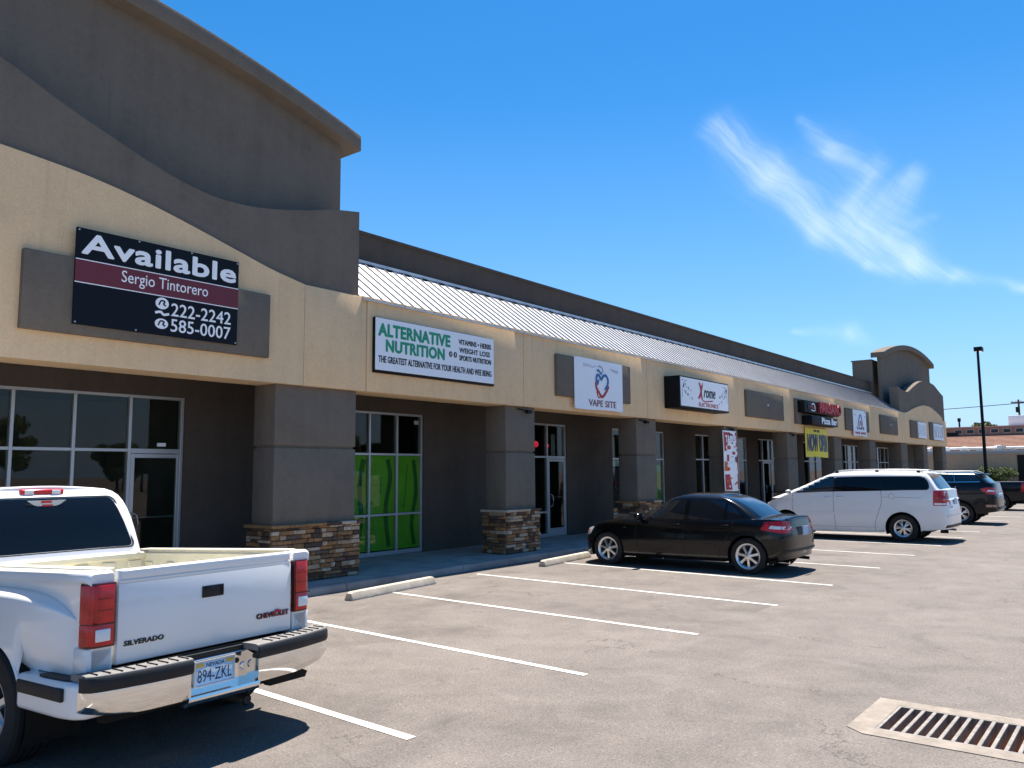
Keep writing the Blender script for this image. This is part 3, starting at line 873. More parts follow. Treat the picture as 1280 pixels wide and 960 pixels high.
lettering(t, '585-0007', x0 + 1.36, x1 - .12, z0 + .07, z0 + .26, yf - .001, LETWHT, bold=.006, depth=.004)
for (cx, cz, rx, rz_) in ((x0 + 1.22, z0 + .46, .10, .085), (x0 + 1.22, z0 + .165, .10, .075)):
    MB().prism([(cx + rx * math.cos(a * math.pi / 9), cz + rz_ * math.sin(a * math.pi / 9)) for a in range(18)], 'y', yf - .005, yf).build('phone_emblem', LETWHT, t)
    r = ribbon(smooth_pts([(cx - .05, cz - .03), (cx - .02, cz + .035), (cx + .035, cz + .03), (cx + .02, cz - .01), (cx + .055, cz - .03)]), .022, yf - .0052, .002)
    r.build('emblem_mark', SIGNBLK, t)
ribbon(smooth_pts([(x0 + 1.12, z0 + .315), (x0 + 1.2, z0 + .335), (x0 + 1.25, z0 + .30), (x0 + 1.33, z0 + .32)]), .035, yf, .005).build('emblem_mark', LETWHT, t)
for (sx, sz) in ((x0 + .03, z0 + .03), (x1 - .03, z0 + .03), (x0 + .03, z1 - .03), (x1 - .03, z1 - .03), (x0 + .85, z0 + .025), (x0 + .85, z1 - .02), (x0 + 1.65, z1 - .02)):
    MB().lathe([(0, -.012), (.012, -.01), (.014, 0)], (sx, yf, sz), 'y', 8).build('screw', ALU, t)

t = sign_root('nutrition_sign', 11.7, 3.8, 'white lightbox sign with green words ALTERNATIVE NUTRITION over black small print', 'sign')
x0, x1, z0, z1 = 10.08, 13.52, 3.74, 4.77
yb = FY - .005; yf = yb - .07
MB().box(x0, x1, yf, yb, z0, z1).build('sign_case', METALD, t, bevel=.008)
MB().box(x0 + .008, x1 - .02, yf - .012, yf, z0 + .05, z1 - .008).build('sign_face', SIGNWHT, t, bevel=.004, segs=1)
yf -= .012
lettering(t, 'ALTERNATIVE', x0 + .07, x0 + 2.03, z0 + .68, z0 + .93, yf, LETGRN, bold=.032, depth=.006)
lettering(t, 'NUTRITION', x0 + .26, x0 + 1.86, z0 + .40, z0 + .64, yf, LETGRN, bold=.032, depth=.006)
lettering(t, 'THE GREATEST ALTERNATIVE FOR YOUR HEALTH AND WEE BEING', x0 + .08, x1 - .11, z0 + .19, z0 + .32, yf, LETBLK, bold=.02, depth=.004)
lettering(t, 'VITAMINS \u2022 HERBS', x0 + 2.28, x1 - .12, z0 + .78, z0 + .89, yf, LETBLK, bold=.022, depth=.004)
lettering(t, 'WEIGHT LOSS', x0 + 2.3, x1 - .16, z0 + .61, z0 + .72, yf, LETBLK, bold=.022, depth=.004)
lettering(t, 'SPORTS NUTRITION', x0 + 2.3, x1 - .12, z0 + .45, z0 + .56, yf, LETBLK, bold=.022, depth=.004)
for cx in (x0 + 2.04, x0 + 2.18):
    MB().prism([(cx + .052 * math.cos(a * math.pi / 8), z0 + .55 + .06 * math.sin(a * math.pi / 8)) for a in range(16)], 'y', yf - .004, yf).build('bullet_mark', LETBLK, t)
    MB().box(cx - .008, cx + .012, yf - .006, yf - .003, z0 + .52, z0 + .58).build('bullet_gap', SIGNWHT, t)

def banner(name, x0, x1, z0, z1, y, mat, label, cat, group=None, wob=.02, skew=0, sway=0, n=(24, 16), seed=1):
    t = empty(name, ((x0 + x1) / 2, y, z0), label, cat, group, world=True)
    rg = random.Random(seed); ph = [rg.uniform(0, 6) for _ in range(4)]
    def yy(u, v): return y - .02 - wob * (1 + math.sin(u * 7 + ph[0]) * .5 + math.sin(v * 5 + u * 3 + ph[1]) * .5) * math.sin(math.pi * min(1, max(0, u))) ** .5
    vs = []; fs = []; nu, nv = n
    for s_ in (0, .004):
        for j in range(nv + 1):
            for i in range(nu + 1):
                u, v = i / nu, j / nv
                vs.append((x0 + (x1 - x0) * u + skew * (1 - v) + sway * math.sin(v * 5 + ph[2]), yy(u, v) + s_, z0 + (z1 - z0) * v + .012 * math.sin(u * 6 + ph[3]) * (1 - v)))
    k = (nu + 1) * (nv + 1); w_ = nu + 1
    for j in range(nv):
        for i in range(nu):
            q = (j * w_ + i, j * w_ + i + 1, (j + 1) * w_ + i + 1, (j + 1) * w_ + i)
            fs.append(q); fs.append(tuple(k + a for a in q[::-1]))
    bd = list(range(nu)) ; 
    for i in range(nu):
        fs.append((i, k + i, k + i + 1, i + 1)); a = nv * w_ + i; fs.append((a, a + 1, k + a + 1, k + a))
    for j in range(nv):
        a = j * w_; fs.append((a, a + w_, k + a + w_, k + a)); a = j * w_ + nu; fs.append((a, k + a, k + a + w_, a + w_))
    MB().add(vs, fs).build('banner_sheet', mat, t, smooth=True)
    def drape(mb, nm, m_):
        """lay flat print onto the rippled sheet"""
        out = []
        for v in mb.v:
            u = (v[0] - x0) / (x1 - x0); w2 = (v[2] - z0) / (z1 - z0)
            out.append((v[0] + skew * (1 - w2) + sway * math.sin(w2 * 5 + ph[2]), yy(u, w2) - .006 + (v[1] - y), v[2]))
        mb.v = out
        return mb.build(nm, m_, t)
    for (a, c) in ((0, 0), (1, 0), (0, 1), (1, 1)):
        X = x0 + .03 + (x1 - x0 - .06) * a + skew * (1 - c)
        MB().lathe([(.008, -.003), (.016, -.004), (.016, 0)], (X, yy(a, c) - .004, z0 + .03 + (z1 - z0 - .06) * c), 'y', 8).build('grommet', ALU, t)
    return t, drape

x0, x1, z0, z1 = 16.57, 18.87, 3.45, 4.73
t, D = banner('vape_banner', x0, x1, z0, z1, SY, SIGNWHT, 'white vinyl banner with blue and red heart above the words VAPE SITE', 'banner', seed=3)
def scl(pts): return [(x0 + a * (x1 - x0), z0 + b * (z1 - z0)) for a, b in pts]
LW = .07
D(ribbon(smooth_pts(scl([(.47, .62), (.44, .52), (.42, .60), (.43, .68), (.47, .70), (.52, .62), (.56, .69), (.62, .71), (.66, .62), (.64, .5), (.585, .42)])), [.02, .04] + [LW] * 56 + [.04, .03, .02], SY, .006), 'heart_print', LETBLU)
D(ribbon(smooth_pts(scl([(.41, .56), (.42, .45), (.47, .36), (.54, .27), (.62, .38), (.67, .50)])), .07, SY, .006), 'heart_print', LETRED)
D(ribbon(smooth_pts(scl([(.43, .37), (.46, .27), (.5, .25)])), .03, SY, .006), 'heart_print', LETRED)
D(ribbon(smooth_pts(scl([(.44, .78), (.47, .80), (.51, .74), (.53, .72)])), .05, SY, .006), 'heart_print', LETBLU)
D(ribbon(smooth_pts(scl([(.47, .86), (.5, .89), (.55, .85), (.56, .78), (.53, .76)])), .025, SY, .006), 'heart_print', LTGREY)
D(text_mesh('VAPE SITE', x0 + .27 * (x1 - x0), x0 + .83 * (x1 - x0), z0 + .07 * (z1 - z0), z0 + .2 * (z1 - z0), SY, .006, bold=.0), 'lettering', flat('letter_dark_maroon', (.22, .05, .07)))
D(ribbon(scl([(.16, .86), (.26, .86), (.36, .84), (.42, .87)]), [.08, .06, .03, .02], SY, .006), 'print_flourish', flat('print_pale_grey', (.62, .65, .70)))
D(ribbon(scl([(.72, .86), (.80, .83), (.88, .82)]), [.02, .05, .08], SY, .006), 'print_flourish', flat('print_mid_grey', (.5, .53, .58)))

t = sign_root('lightbox_sign', 23.1, 3.8, 'deep black lightbox sign with red X script and scattered grey floral print', 'sign')
x0, x1, z0, z1 = 21.42, 24.87, 3.72, 4.66
yb = FY - .005; yf = FY - .5
MB().box(x0, x1, yf, yb, z0, z1).build('sign_case', METALD, t, bevel=.012)
MB().box(x0 + .06, x1 - .06, yf - .01, yf + .005, z0 + .06, z1 - .04).build('sign_face', SIGNWHT, t)
yf -= .01
LETBLK2 = LETBLK
ribbon(smooth_pts([(x0 + 1.22, z0 + .33), (x0 + 1.36, z0 + .48), (x0 + 1.52, z0 + .82)]), [.03] + [.09] * 10 + [.05] * 2, yf, .006).build('lettering', LETRED, t)
ribbon(smooth_pts([(x0 + 1.28, z0 + .82), (x0 + 1.38, z0 + .62), (x0 + 1.44, z0 + .36), (x0 + 1.62, z0 + .26), (x0 + 2.2, z0 + .31)]), [.08] * 14 + [.035] * 11, yf - .007, .006).build('lettering', LETRED, t)
lettering(t, 'rome', x0 + 1.58, x0 + 2.42, z0 + .38, z0 + .62, yf, LETBLK, bold=.015, shear=.35, depth=.005)
lettering(t, 'ELECTRONICS', x0 + 1.22, x0 + 2.6, z0 + .1, z0 + .22, yf, LETRED, bold=.012, depth=.005)
rg = random.Random(8)
def flor(cx, cz, fl):
    for k in range(14):
        a = k / 13
        x = cx + fl * (.05 + .55 * a ** 1.6) + rg.uniform(-.03, .03); z = cz + .32 - .45 * a * (1 if k % 2 else .5) + rg.uniform(-.05, .1)
        r_ = rg.uniform(.015, .045)
        MB().prism([(x + r_ * math.cos(q * 1.05), z + r_ * 1.3 * math.sin(q * 1.05)) for q in range(6)], 'y', yf - .004, yf).build('print_flower', LTGREY if k % 3 else NAVYL, t)
    ribbon(smooth_pts([(cx, cz - .1), (cx + fl * .03, cz + .15), (cx + fl * .15, cz + .38), (cx + fl * .3, cz + .4)]), .022, yf, .004).build('print_stem', LTGREY, t)
flor(x0 + .15, z0 + .4, 1); flor(x1 - .15, z0 + .4, -1)

t = sign_root('pizza_sign', 34.6, 3.8, 'stacked black sign boxes with red channel letters above white words Pizza Bar', 'sign')
yb = FY - .092
MB().box(32.5, 36.9, yb - .28, yb, 4.18, 4.66).build('sign_case', METALD, t, bevel=.01)
MB().box(32.9, 36.2, yb - .42, yb, 3.70, 4.06).build('sign_case', METALD, t, bevel=.01)
MB().prism([(33.3 + .52 * math.cos(a * math.pi / 10), 4.41 + .2 * math.sin(a * math.pi / 10)) for a in range(20)], 'y', yb - .30, yb - .28).build('oval_emblem', SIGNBLK, t)
ribbon(smooth_pts([(33.1, 4.38), (33.3, 4.5), (33.45, 4.38), (33.65, 4.42)]), .07, yb - .302, .006).build('emblem_stroke', LETRED, t)
ribbon(smooth_pts([(33.3, 4.52), (33.5, 4.56), (33.65, 4.48), (33.7, 4.34)]), .05, yb - .302, .006).build('emblem_stroke', LETWHT, t)
ribbon(smooth_pts([(33.2, 4.30), (33.45, 4.27), (33.7, 4.3)]), .04, yb - .302, .006).build('emblem_stroke', LETWHT, t)
lettering(t, 'PARISANO', 34.1, 37.0, 4.22, 4.68, yb - .28, LETRED, bold=.03, depth=.09)
MB().box(33.95, 36.12, yb - .428, yb - .42, 3.73, 4.03).build('sign_face', SIGNBLK, t)
lettering(t, 'Pizza Bar', 34.05, 36.05, 3.76, 4.03, yb - .428, LETWHT, bold=.03, depth=.012)

x0, x1, z0, z1 = 33.35, 36.2, 2.42, 3.62
t, D = banner('yellow_banner', x0, x1, z0, z1, FY - .03, YELLOW, 'yellow vinyl banner with tall navy letters hanging below the fascia', 'banner', wob=.035, seed=5)
D(text_mesh('NOW OPEN', x0 + .18, x1 - .15, z0 + .22, z1 - .24, FY - .03, .006, bold=.03), 'lettering', NAVYL)
D(text_mesh('WE ARE', x0 + 1.0, x0 + 1.7, z1 - .17, z1 - .07, FY - .03, .006, bold=.02), 'lettering', NAVYL)

x0, x1, z0, z1 = 39.95, 42.15, 3.48, 4.71
t, D = banner('emblem_banner', x0, x1, z0, z1, SY, SIGNWHT, 'white banner with blue and red flame emblem right of the pizza sign', 'banner', seed=9)
D(ribbon(smooth_pts([(40.7, 3.95), (40.75, 4.15), (41.05, 4.5), (41.3, 4.15), (41.35, 3.95)]), .08, SY, .006), 'flame_print', LETBLU)
D(ribbon(smooth_pts([(40.9, 3.95), (41.05, 4.2), (41.2, 3.95)]), .07, SY, .006), 'flame_print', LETRED)
D(text_mesh('VAPE', 40.45, 41.65, 3.78, 3.92, SY, .006, bold=.02), 'lettering', NAVYL)
D(text_mesh('VAPE SHOP', 40.15, 41.95, 3.56, 3.68, SY, .006, bold=.02), 'lettering', LETRED)
for (a, b) in ((40.15, 4.45), (41.75, 4.4), (41.8, 4.62)):
    D(MB().box(a, a + .1, SY - .004, SY, b, b + .05), 'print_mark', LETRED)

for (x0, x1, z0, z1, lab, sd) in ((53.2, 55.3, 3.74, 4.70, 'grey lettered white sign on the far gable, left of the two there', 1), (57.5, 60.4, 3.74, 4.78, 'white sign with scrawled black print at the far end of the mall', 2)):
    t = empty('shop_sign', ((x0 + x1) / 2, SY, z0), lab, 'sign', world=True)
    MB().box(x0, x1, SY - .05, SY - .003, z0, z1).build('sign_panel', SIGNWHT, t, bevel=.005, segs=1)
    rg = random.Random(sd)
    for k in range(7 if sd == 1 else 9):
        xx = x0 + (x1 - x0) * (k + .6) / (7.5 if sd == 1 else 9.6)
        ribbon(smooth_pts([(xx + rg.uniform(-.08, .08), z0 + .15), (xx + rg.uniform(-.14, .14), z0 + .4), (xx + rg.uniform(-.1, .1), z0 + .6), (xx + rg.uniform(-.14, .14), z1 - .14)]), rg.uniform(.04, .08), SY - .05, .004).build('print_stroke', LTGREY if sd == 1 else NAVYL, t)

# vertical red and white banner hanging on the fourth pillar
x0, x1, z0, z1 = 25.5, 26.62, 1.22, 3.22
t, D = banner('food_banner', x0, x1, z0, z1, FY + .06, SIGNWHT, 'tall narrow red and white menu banner hanging on a pillar', 'banner', wob=.03, skew=.1, sway=.03, n=(10, 30), seed=12)
rg = random.Random(21)
def D_box(a, b, c, d, m_):
    mb = MB(); n = 6
    for k in range(n):
        mb.box(a, b, FY + .056, FY + .06, c + (d - c) * k / n, c + (d - c) * (k + 1) / n)
    D(mb, 'print_block', m_)
D_box(x0 + .04, x1 - .04, z1 - .68, z1 - .05, LETRED); D_box(x0 + .2, x1 - .04, z1 - 1.02, z1 - .80, LETRED); D_box(x0 + .04, x1 - .04, z1 - 1.34, z1 - 1.03, ORANGE); D_box(x0 + .06, x1 - .06, z0 + .04, z0 + .55, LETRED)
for k in range(44):
    x = rg.uniform(x0 + .1, x1 - .3); z = rg.uniform(z0 + .1, z1 - .15); w_, h_ = rg.uniform(.06, .3), rg.uniform(.04, .12)
    D(MB().prism([(x + w_ / 2 + w_ / 2 * math.cos(q * .785), z + h_ / 2 + h_ / 2 * math.sin(q * .785)) for q in range(8)], 'y', FY + .05, FY + .055), 'print_shape', rg.choice((SIGNWHT, SIGNWHT, LETBLK, ORANGE, LETRED)))
D(text_mesh('TACOS', x0 + .12, x1 - .12, z1 - .4, z1 - .15, FY + .052, .005, bold=.03), 'lettering', SIGNWHT)
# small wall disc on the blank board
MB().lathe([(0, -.03), (.045, -.028), (.05, 0)], (29.3, FY - .09, 4.27), 'y', 12).build('junction_cover', ALU, mall)
MB().lathe([(0, -.03), (.045, -.028), (.05, 0)], (46.9, FY - .09, 4.27), 'y', 12).build('junction_cover', ALU, mall)

# ------------------------------------------------------------------ vehicles
def fillet(poly, r, seg=5):
    out = []; n = len(poly)
    rr = r if isinstance(r, (list, tuple)) else [r] * n
    for i in range(n):
        p = Vector(poly[i]); a = Vector(poly[i - 1]) - p; b = Vector(poly[(i + 1) % n]) - p
        q = min(rr[i], a.length * .48, b.length * .48)
        if q < 1e-4: out.append(tuple(p)); continue
        s0 = p + a.normalized() * q; s1 = p + b.normalized() * q
        for k in range(seg + 1):
            t = k / seg; out.append(tuple(s0 * (1 - t) ** 2 + p * 2 * t * (1 - t) + s1 * t * t))
    return out


def shell(mb, yr, yf, hw, zb, zt, ts, wp, rcr=.35, rcf=.45, nr=3.2, nf=2.6, crown=None, K=10, step=.045, taper=None, m=0):
    """horizontal ring loft. yr/yf/wp: functions of t; zb/zt/taper: functions of y"""
    L0 = yf(0) - yr(0); st = []
    for k in range(13):
        ph = math.pi / 2 * k / 12; st.append((rcr * (1 - math.cos(ph) ** (2 / nr)), math.sin(ph) ** (2 / nr)))
    y = rcr + step
    while y < L0 - rcf - step * .5: st.append((y, 1.0)); y += step
    for k in range(12, -1, -1):
        ph = math.pi / 2 * k / 12; st.append((L0 - rcf * (1 - math.cos(ph) ** (2 / nf)), math.sin(ph) ** (2 / nf)))
    st[0] = (st[0][0], 0.0); st[-1] = (st[-1][0], 0.0)
    N = len(st); rings = []; vs = []
    for t in ts:
        ring = []
        a, b = yr(t), yf(t)
        for (d, e) in st:
            y = a + (b - a) * d / L0
            x = hw * wp(t) * e * (taper(y) if taper else 1)
            ring.append((x, y, zb(y) + (zt(y) - zb(y)) * t))
        ids = [len(vs) + i for i in range(N)]; vs += ring
        ids2 = [ids[0]] + [len(vs) + i for i in range(N - 2)] + [ids[-1]]; vs += [(-q[0], q[1], q[2]) for q in ring[1:-1]]
        rings.append((ids, ids2))
    fs = []
    for (a, a2), (b, b2) in zip(rings[:-1], rings[1:]):
        for i in range(N - 1):
            fs.append((a[i], a[i + 1], b[i + 1], b[i])); fs.append((a2[i + 1], a2[i], b2[i], b2[i + 1]))
    T, T2 = rings[-1]; rows = []
    for i in range(N):
        if i in (0, N - 1): rows.append([T[i]] * (K + 1)); continue
        x = vs[T[i]][0]; y = vs[T[i]][1]; z = vs[T[i]][2]; row = [T[i]]
        c = crown(y) if crown else .03
        wmax = hw * wp(ts[-1])
        for k in range(1, K):
            xx = x * (1 - 2 * k / K); row.append(len(vs))
            edge = (x / wmax) if wmax else 0
            vs.append((xx, y, z + c * (1 - (xx / x) ** 2) * edge ** 1.5))
        row.append(T2[i]); rows.append(row)
    for i in range(N - 1):
        for k in range(K):
            q = [rows[i][k], rows[i][k + 1], rows[i + 1][k + 1], rows[i + 1][k]]
            q2 = []
            for a in q:
                if a not in q2: q2.append(a)
            if len(q2) > 2: fs.append(tuple(q2))
    mb.add(vs, fs, m)
    return mb


def arch_cut(arches, xmin):
    def f(b):
        dead = []
        for fc in b.faces:
            c = fc.calc_center_median()
            for (yc, zc, r) in arches:
                if math.hypot(c.y - yc, c.z - zc) < r and abs(c.x) > xmin: dead.append(fc); break
        bmesh.ops.delete(b, geom=dead, context='FACES')
        for e in b.edges:
            if len(e.link_faces) == 1:
                for v in e.verts:
                    for (yc, zc, r) in arches:
                        d = math.hypot(v.co.y - yc, v.co.z - zc)
                        if d < r * 1.22 and abs(v.co.x) > xmin and d > 1e-3 and v.co.z > .12:
                            v.co.y = yc + (v.co.y - yc) * r / d; v.co.z = zc + (v.co.z - zc) * r / d
    return f


class Skin:
    """projects flat outlines onto car bodies"""
    def __init__(s, objs):
        b = bmesh.new()
        for o in objs:
            b.from_mesh(o.data)
        s.t = BVHTree.FromBMesh(b); b.free()
    def hit(s, o, d):
        h = s.t.ray_cast(Vector(o), Vector(d))
        return h
    def patch(s, poly, ax, sign, off=.004, step=.09, far=4, depth=.014, ymin=None):
        """ax 'x': poly (y,z) cast toward -sign*x ; 'y': (x,z) ; 'z': (x,y)"""
        def P(a, c, k):
            return {'x': (k, a, c), 'y': (a, k, c), 'z': (a, c, k)}[ax]
        b = bmesh.new(); vv = [b.verts.new((p[0], p[1], 0)) for p in poly]; b.faces.new(vv)
        for i in (0, 1):
            lo = min(p[i] for p in poly); hi = max(p[i] for p in poly); n = int((hi - lo) / step)
            for k in range(1, n + 1):
                v = lo + (hi - lo) * k / (n + 1); co_ = [0, 0, 0]; co_[i] = v; no = [0, 0, 0]; no[i] = 1
                bmesh.ops.bisect_plane(b, geom=b.verts[:] + b.edges[:] + b.faces[:], plane_co=co_, plane_no=no)
        b.verts.ensure_lookup_table(); d = {'x': (-sign, 0, 0), 'y': (0, -sign, 0), 'z': (0, 0, -sign)}[ax]
        N = []
        for v in b.verts:
            h = s.hit(P(v.co.x, v.co.y, sign * far + (ymin or 0)), d)
            if h[0] is None or (ax == 'y' and h[0][1] > 1.0 and far > 0):
                h = s.t.find_nearest(Vector(P(v.co.x, v.co.y, sign * .6 if ax == 'x' else -.05)))
            nrm = h[1].copy()
            if nrm.dot(Vector(d)) > 0: nrm = -nrm
            N.append((h[0], nrm))
        for v, (p, nr) in zip(b.verts, N): v.co = p + nr * off
        nd = {v.index: nr for v, (p, nr) in zip(b.verts, N)}
        b.verts.index_update(); be = [e for e in b.edges if len(e.link_faces) == 1]
        ext = {}
        idx = {v: nr for v, (p, nr) in zip(b.verts, N)}
        for e in be:
            for v in e.verts:
                if v not in ext: ext[v] = b.verts.new(v.co - idx[v] * depth)
        for e in be: b.faces.new((e.verts[0], e.verts[1], ext[e.verts[1]], ext[e.verts[0]]))
        bmesh.ops.recalc_face_normals(b, faces=b.faces)
        b.normal_update()
        # make sure outward
        fsum = sum((f.normal.dot(Vector(d)) * f.calc_area() for f in b.faces))
        if fsum > 0: bmesh.ops.reverse_faces(b, faces=b.faces)
        return b
    def put(s, name, poly, ax, sign, mat, parent, **k):
        b = s.patch(poly, ax, sign, **k)
        me = bpy.data.meshes.new(name); b.to_mesh(me); b.free()
        return link(name, me, mat, parent, True, 40)
    def line(s, name, pts, ax, sign, mat, parent, wd=.008, off=.0015, mirror=False, depth=.006, smooth=True):
        pts = smooth_pts(pts, 4) if smooth and len(pts) > 2 else pts
        n = len(pts); L = []; Rr = []
        for i, p in enumerate(pts):
            a = pts[max(i - 1, 0)]; c = pts[min(i + 1, n - 1)]; dx, dz = c[0] - a[0], c[1] - a[1]; l = math.hypot(dx, dz) or 1
            L.append((p[0] - dz / l * wd / 2, p[1] + dx / l * wd / 2)); Rr.append((p[0] + dz / l * wd / 2, p[1] - dx / l * wd / 2))
        return s.put(name, L + Rr[::-1], ax, sign, mat, parent, off=off, step=.07, depth=depth)
    def at(s, a, c, ax, sign, off=0.0):
        P = {'x': (sign * 4, a, c), 'y': (a, sign * 4 + (4 if sign < 0 else 0), c), 'z': (a, c, 4)}[ax]
        d = {'x': (-sign, 0, 0), 'y': (0, -sign, 0), 'z': (0, 0, -1)}[ax]
        h = s.hit(P, d)
        return Vector(h[0]) if h[0] else None


def wheel(parent, x, y, r, wd, side, rr, spokes=7, style='split', mat=ALLOY):
    """tyre with shoulder and tread grooves; rim with barrel, spokes, hub"""
    z = r - .012
    prof = [(rr - .02, -wd * .40), (rr + .005, -wd * .46), (rr + (r - rr) * .5, -wd * .5), (r - .025, -wd * .48), (r - .004, -wd * .40)]
    for g_ in (-.26, -.09, .09, .26):
        prof += [(r, (g_ - .035) * wd), (r - .009, (g_ - .03) * wd), (r - .009, (g_ + .03) * wd), (r, (g_ + .035) * wd)]
    prof += [(r - .004, wd * .40), (r - .025, wd * .48), (rr + (r - rr) * .5, wd * .5), (rr + .005, wd * .46), (rr - .02, wd * .40)]
    ty = MB().lathe(prof, (x, y, z), 'x', 48).build('tyre', RUBBER, parent, smooth=True, ang=30)
    o = side
    f = x + o * wd * .43
    bar = MB().lathe([(rr - .045, -o * .16 * 1), (rr - .04, -o * .02), (rr - .018, 0), (rr, .004 * o), (rr, -.012 * o), (rr - .02, -o * .03)], (f, y, z), 'x', 40)
    bar.lathe([(.001, -o * .10), (rr - .04, -o * .10)], (f, y, z), 'x', 24, 1)
    rim = bar.build('rim', [mat, SEAM], ty, smooth=True, ang=30)
    sp = MB()
    for k in range(spokes):
        a = 2 * math.pi * k / spokes + .2
        offs = (-.16, .16) if style == 'split' else (0,)
        for q in offs:
            w0, w1 = (.022, .026) if style == 'split' else (.030, .036)
            a0, a1 = a + q * .25, a + q * 1.15
            k0 = len(sp.v)
            pi_ = Vector((0, math.cos(a0), math.sin(a0))) * .05; po = Vector((0, math.cos(a1), math.sin(a1))) * (rr - .02)
            tn = (po - pi_).normalized(); sd_ = Vector((0, -tn.z, tn.y))
            vs = []
            for (p, w_, dp) in ((pi_, w0, -.004), ((pi_ + po) / 2, (w0 + w1) / 2 * .85, -.012), (po, w1, -.022)):
                for (ss, dd) in ((-1, -.03), (-.7, 0), (.7, 0), (1, -.03)):
                    vs.append(Vector((f, y, z)) + p + sd_ * w_ * ss + Vector((o * (dp + dd), 0, 0)))
            sp.add(vs, [(0, 1, 5, 4), (1, 2, 6, 5), (2, 3, 7, 6), (4, 5, 9, 8), (5, 6, 10, 9), (6, 7, 11, 10), (3, 0, 4, 7), (7, 4, 8, 11)])
    sp.build('spokes', mat, ty, smooth=True, ang=30)
    hb = MB().lathe([(.0, o * .006), (.03, o * .004), (.055, -o * .004), (.062, -o * .03)], (f, y, z), 'x', 20)
    for k in range(5):
        a = 2 * math.pi * k / 5
        hb.lathe([(0, o * .0), (.008, -o * .002), (.009, -o * .03)], (f, y + .072 * math.cos(a), z + .072 * math.sin(a)), 'x', 6)
    hb.build('hub_cap', mat, ty, smooth=True)
    return ty


def well(parent, x0, x1, yc, zc, r):
    mb = MB(); n = 20; vs = []; fs = []
    A = [(-.25 + 1.5 * 1.0 * k / n) * math.pi / 1.0 / 1.0 * .8 for k in range(n + 1)]
    A = [math.pi * (-.12 + 1.24 * k / n) for k in range(n + 1)]
    for x in (x0, x1): vs += [(x, yc + r * math.cos(a), max(.14, zc + r * math.sin(a))) for a in A]
    fs = [(i, i + 1, n + 2 + i, n + 1 + i) for i in range(n)]
    xi = x0 if abs(x0) < abs(x1) else x1; k0 = 0 if xi == x0 else n + 1
    fs.append(tuple(k0 + i for i in range(n + 1)))
    mb.add(vs, fs)
    return mb.build('wheel_well', UNDER, parent, recalc=False)


def plate(parent, x, y, z, w_=.30, h=.15, tilt=0, txt=None, mat=PLATEB, nev=False):
    p = MB().box(x - w_ / 2, x + w_ / 2, y - .004, y, z - h / 2, z + h / 2).build('licence_plate', mat, parent, bevel=.003, segs=1)
    fr_ = MB()
    for (a, b, c, d) in ((x - w_ / 2 - .006, x + w_ / 2 + .006, z + h / 2 - .002, z + h / 2 + .007), (x - w_ / 2 - .006, x + w_ / 2 + .006, z - h / 2 - .007, z - h / 2 + .002),
                         (x - w_ / 2 - .006, x - w_ / 2 + .002, z - h / 2 + .002, z + h / 2 - .002), (x + w_ / 2 - .002, x + w_ / 2 + .006, z - h / 2 + .002, z + h / 2 - .002)):
        fr_.box(a, b, y - .009, y + .002, c, d)
    fr_.build('plate_frame', ALU, p)
    if txt:
        lettering(p, txt, x - w_ * .44, x + w_ * .44, z - h * .36, z + h * .16, y - .004, flat('plate_navy', (.02, .04, .10)), depth=.002, bold=.0)
    if nev:
        lettering(p, 'NEVADA', x - w_ * .22, x + w_ * .25, z + h * .26, z + h * .42, y - .004, flat('plate_navy', (.02, .04, .10)), depth=.002)
        for a in (-1, 1):
            MB().box(x + a * w_ * .38 - .03, x + a * w_ * .38 + .03, y - .006, y - .004, z + h * .28, z + h * .45).build('plate_sticker', flat('sticker_gold', (.5, .36, .08)), p)
        ribbon([(x - w_ * .46, z + h * .02), (x - w_ * .2, z + h * .18), (x, z + h * .06), (x + w_ * .2, z + h * .15), (x + w_ * .46, z + h * .02)], h * .18, y - .004, .001).build('plate_print', flat('plate_pale', (.62, .72, .80)), p)
    return p


def handle(sk, parent, y, z, sign, mat, w_=.17):
    p = sk.at(y, z, 'x', sign)
    if p is None: return
    x = p.x + sign * .004
    m_ = MB().tube([(x - sign * .01, y - w_ / 2, z), (x + sign * .022, y - w_ / 2 + .02, z + .002), (x + sign * .028, y, z + .003), (x + sign * .022, y + w_ / 2 - .02, z + .002), (x - sign * .01, y + w_ / 2, z)], [.008, .012, .013, .012, .008], 8)
    return m_.build('door_handle', mat, parent, smooth=True)


def mirror(sk, parent, y, z, sign, mat, s=1.0):
    p = sk.at(y, z, 'x', sign)
    x = (p.x if p else sign * .8)
    m_ = MB(); b0 = Vector((x + sign * .13 * s, y + .0, z + .07 * s))
    n = 8; vs = []
    rings = [(-.0, .075, .055), (.03, .085, .068), (.09, .075, .06), (.13, .04, .03)]
    for (dy, a, c) in rings:
        for k in range(12):
            t = 2 * math.pi * k / 12; ca, sa = math.cos(t), math.sin(t)
            vs.append(b0 + Vector((a * s * math.copysign(abs(ca) ** .6, ca) * sign * 1.15, dy * s, c * s * math.copysign(abs(sa) ** .6, sa))))
    fs = [(i * 12 + k, i * 12 + (k + 1) % 12, (i + 1) * 12 + (k + 1) % 12, (i + 1) * 12 + k) for i in range(3) for k in range(12)] + [tuple(range(12)), tuple(range(36, 48))]
    m_.add(vs, fs); m_.box(min(x - sign * .02, x + sign * .1), max(x - sign * .02, x + sign * .1), y + .02, y + .07, z, z + .045)
    o_ = m_.build('wing_mirror', mat, parent, smooth=True)
    MB().add([b0 + Vector((a * s * sign, -.004, c * s)) for a, c in ((-.075, -.045), (.075, -.045), (.075, .045), (-.075, .045))], [(0, 1, 2, 3)]).build('mirror_glass', CARGLB, o_)
    return o_


